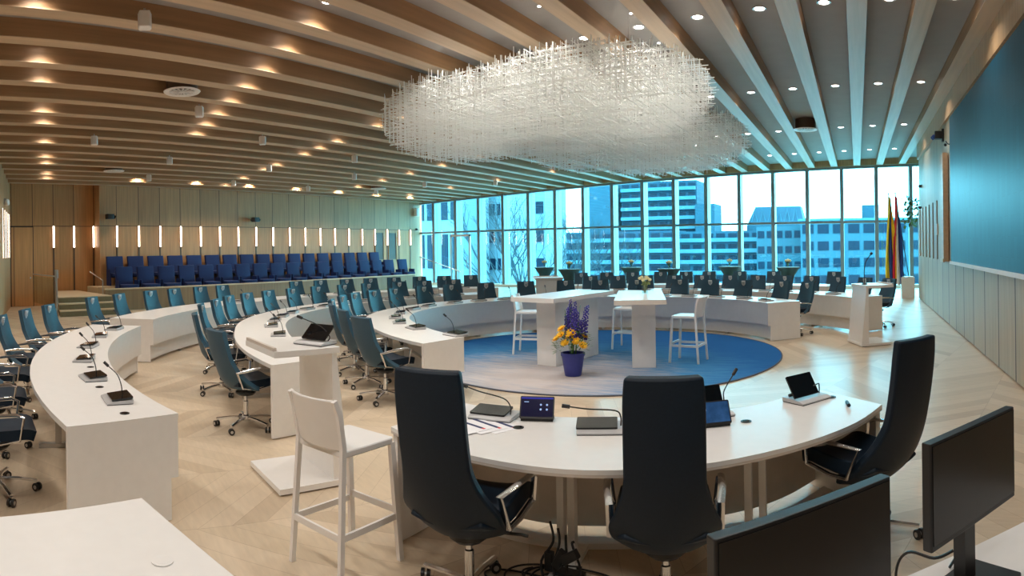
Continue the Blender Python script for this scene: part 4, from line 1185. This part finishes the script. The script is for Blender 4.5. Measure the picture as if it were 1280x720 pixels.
# cameras on the gallery wall and gallery corner speaker
cm = None
for (y, z, lab) in ((8.75, 3.22, 'black wall camera above the first gallery seats by the steps'), (15.2, 3.2, 'black wall camera above the middle gallery seats')):
    if cm is None:
        cm = thing('wall_camera', lab, 'camera', (XG, y, z))
        MB().box(0, .25, -.03, .03, -.03, .03).build('bracket', M_['black'], cm, smooth=0)
        MB().rbox(.2, .45, -.16, .12, -.09, .09, .04).build('body', M_['black'], cm)
        MB().tube([(.32, .12, 0), (.34, .2, -.02)], .06, 10).build('lens', M_['blackgloss'], cm)
    else: dup(cm, (XG, y, z), 0, lab)
q = thing('wall_speaker', 'white loudspeaker high on the gallery wall at the window corner', 'loudspeaker', (XG, 25.7, 3.85))
MB().rbox(.04, .24, -.13, .13, -.2, .2, .04).build('cabinet', M_['stool'], q); MB().box(0, .05, -.04, .04, -.04, .04).build('bracket', M_['steel'], q, smooth=0)
q = thing('wall_sensor', 'small black sensor on the gallery wall near the window corner', 'sensor', (XG, 25.8, 2.95))
MB().blob((.05, 0, 0), (.06, .07, .06), 10, 6).build('dome', M_['black'], q); MB().box(0, .02, -.05, .05, -.05, .05).build('plate', M_['black'], q, smooth=0)
q = thing('dome_camera', 'white dome camera on the angled side wall', 'camera', (-19.2, 4.36, 3.5))
MB().blob((0, .06, 0), (.12, .1, .12), 12, 8).build('dome', M_['stool'], q); MB().box(-.08, .08, -.04, .04, -.02, .12).build('mount', M_['steel'], q, smooth=0)

# ------------------------------------------------------------------ outside
struct('ground_outside', MB().box(-160, 80, 26.7, 320, -9.2, -9.0), M_['asphalt'])
def building(label, x0, x1, y, dep, z0, z1, wallm, floors, nwin, base=None, balc=False, wz=1.5, roof=None, tops=True):
    e = thing('apartment_building', label, 'building', ((x0 + x1) / 2, y, 0))
    w_ = (x1 - x0) / 2
    MB().box(-w_, w_, 0, dep, z0, z1).build('wall', M_[wallm], e, smooth=0)
    if roof: MB().box(-w_ - .4, w_ + .4, -.5, dep, z1, z1 + .5).build('roof', M_[roof], e, smooth=0)
    fh = (z1 - base) / floors if floors else 1
    wm = None
    for f in range(floors):
        zz = base + f * fh
        for i in range(nwin):
            xx = -w_ + (i + .5) * 2 * w_ / nwin; ww = 2 * w_ / nwin * .36
            if wm is None:
                wm = MB().box(-ww, ww, -.12, 0, 0, wz).build('window', M_['b_win'], e, loc=(xx, 0, zz + fh * .25), smooth=0)
            else:
                o = wm.copy(); COL.objects.link(o); o.parent = e; o.location = (xx, 0, zz + fh * .25)
        if balc:
            MB().box(-w_ * .98, w_ * .98, -1.5, 0, zz, zz + fh * .36).build('balcony', M_['b_slab'], e, smooth=0)
    return e
building('tall balcony tower block seen through the window beyond the chandelier', -74, -49, 190, 14, -9, 22.3, 'b_blue', 10, 8, -8, True, 1.6)
building('plain grey tower flank beside the balcony tower', -85, -75.5, 188, 14, -9, 24.0, 'b_mid', 0, 0, -9)
building('stair block joined to the balcony tower', -48.5, -42.5, 186, 10, -9, 14.5, 'b_mid', 0, 0, -9)
building('low apartment row with balconies below the balcony tower', -88, -47, 158, 12, -9, 6.0, 'b_blue', 5, 12, -8.5, True, 1.5)
building('low apartment row with balconies in the middle of the window', -46, -24, 160, 12, -9, 5.6, 'b_mid', 5, 7, -8.5, True, 1.5)
building('pale house front between the apartment rows', -24, -13, 150, 12, -9, 6.2, 'b_conc', 4, 5, -8.5, False, 1.7)
mb_ = building('mansard-roofed block rising above the apartment rows', -36, -17, 205, 14, -9, 8.2, 'b_mid', 4, 8, -8, False, 1.6)
q = MB(); w_ = 9.5
q.add([(-w_, 0, 8.2), (w_, 0, 8.2), (w_, 14, 8.2), (-w_, 14, 8.2), (-w_ + 2.5, 3, 14.5), (w_ - 1.5, 3, 14.5), (w_ - 1.5, 11, 14.5), (-w_ + 2.5, 11, 14.5)], [(0, 1, 5, 4), (1, 2, 6, 5), (2, 3, 7, 6), (3, 0, 4, 7), (4, 5, 6, 7)])
rf = q.build('mansard_roof', M_['b_roof'], mb_, smooth=0)
q = MB()
for k in range(6):
    xx = -7 + k * 2.7; q.tube([(xx - 1.2, .4, 8.2), (xx, 1.6, 13.5), (xx + 1.2, .4, 8.2)], .16, 5)
q.build('roof_truss', M_['b_slab'], rf, smooth=0)
building('long flat-roofed pale building behind the flags', -12.5, 18, 140, 14, -9, 7.0, 'b_conc', 4, 9, -8, False, 2.0, 'b_slab')
building('low blue penthouse on the skyline behind the flags', 1.5, 6, 170, 8, -9, 12.2, 'b_mid', 0, 0, -9)
building('broad pale block on the skyline beyond the flags', -10, 20, 182, 10, -9, 9.2, 'b_white', 0, 0, -9)
building('white arched-window house by the glass exit door', -54, -44.7, 62, 6, -9, 16, 'b_white', 4, 5, -8, False, 4.2)
building('white house front with dark square windows near the bare trees', -46.3, -37.6, 70, 6, -9, 12.5, 'b_white', 6, 6, -9, False, 1.5)
building('plain concrete gable next to the bare trees', -36.6, -35.3, 58, 5, -9, 17, 'b_white', 0, 0, -9)
def tree(label, x, y, h, z0):
    e = thing('bare_tree', label, 'tree', (x, y, z0), 0, 'bare winter trees outside')
    MB().tube([(0, 0, 0), (.1, 0, h * .35), (.05, .1, h * .55)], .22, 7, taper=.12).build('trunk', M_['bark'], e)
    br = MB()
    def grow(p, d, L, r, n):
        q = p + d * L; br.tube([p, (p + q) / 2 + Vector((random.uniform(-.1, .1), 0, 0)) * L * .4, q], r, 5, taper=r * .6)
        if n == 0: return
        for k in range(3 if n > 1 else 2):
            nd = (d + Vector((random.uniform(-.8, .8), random.uniform(-.5, .5), random.uniform(-.05, .6)))).normalized()
            grow(q, nd, L * random.uniform(.6, .8), r * .6, n - 1)
    for k in range(5):
        grow(Vector((.05, .08, h * (.3 + .05 * k))), Vector((random.uniform(-.8, .8), random.uniform(-.4, .4), .8)).normalized(), h * .2, .10, 4)
    br.build('branch', M_['bark'], e)
tree('bare tree before the white house front outside the window', -26.5, 42, 15, -9)
tree('bare tree before the plain concrete gable outside the window', -21.5, 37, 13.5, -9)
tree('bare tree crown before the low apartment row under the grey tower flank', -30, 62, 14.5, -9)
tree('bare tree just beside the balcony tower base', -31.5, 76, 14.0, -9)
# stair rail outside / inside near the exit door
hr = thing('exit_handrail', 'thin sloping handrail beside the glass exit door', 'handrail', (-20.9, 25.2, 0))
MB().tube([(0, 0, 1.5), (2.6, 0, .75)], .025).build('rail', M_['steel'], hr)
MB().tube([(.1, 0, 0), (.1, 0, 1.47)], .02).build('post', M_['steel'], hr)
MB().tube([(2.5, 0, 0), (2.5, 0, .78)], .02).build('post', M_['steel'], hr)

# ------------------------------------------------------------------ world, colour management
w = bpy.data.worlds.new('overcast_sky'); scn.world = w; w.use_nodes = True
n, l = w.node_tree.nodes, w.node_tree.links
bg = n['Background']; bg.inputs['Color'].default_value = (0.78, 0.95, 1.0, 1); bg.inputs['Strength'].default_value = 14.0
scn.view_settings.view_transform = 'Standard'; scn.view_settings.look = 'None'
scn.view_settings.exposure = 0.18; scn.view_settings.gamma = 1.0
try: scn.view_settings.use_curve_mapping = False
except Exception: pass
cy = scn.cycles
cy.max_bounces = 14; cy.diffuse_bounces = 9; cy.transmission_bounces = 12; cy.transparent_max_bounces = 24; cy.sample_clamp_indirect = 6; cy.caustics_reflective = False; cy.caustics_refractive = False
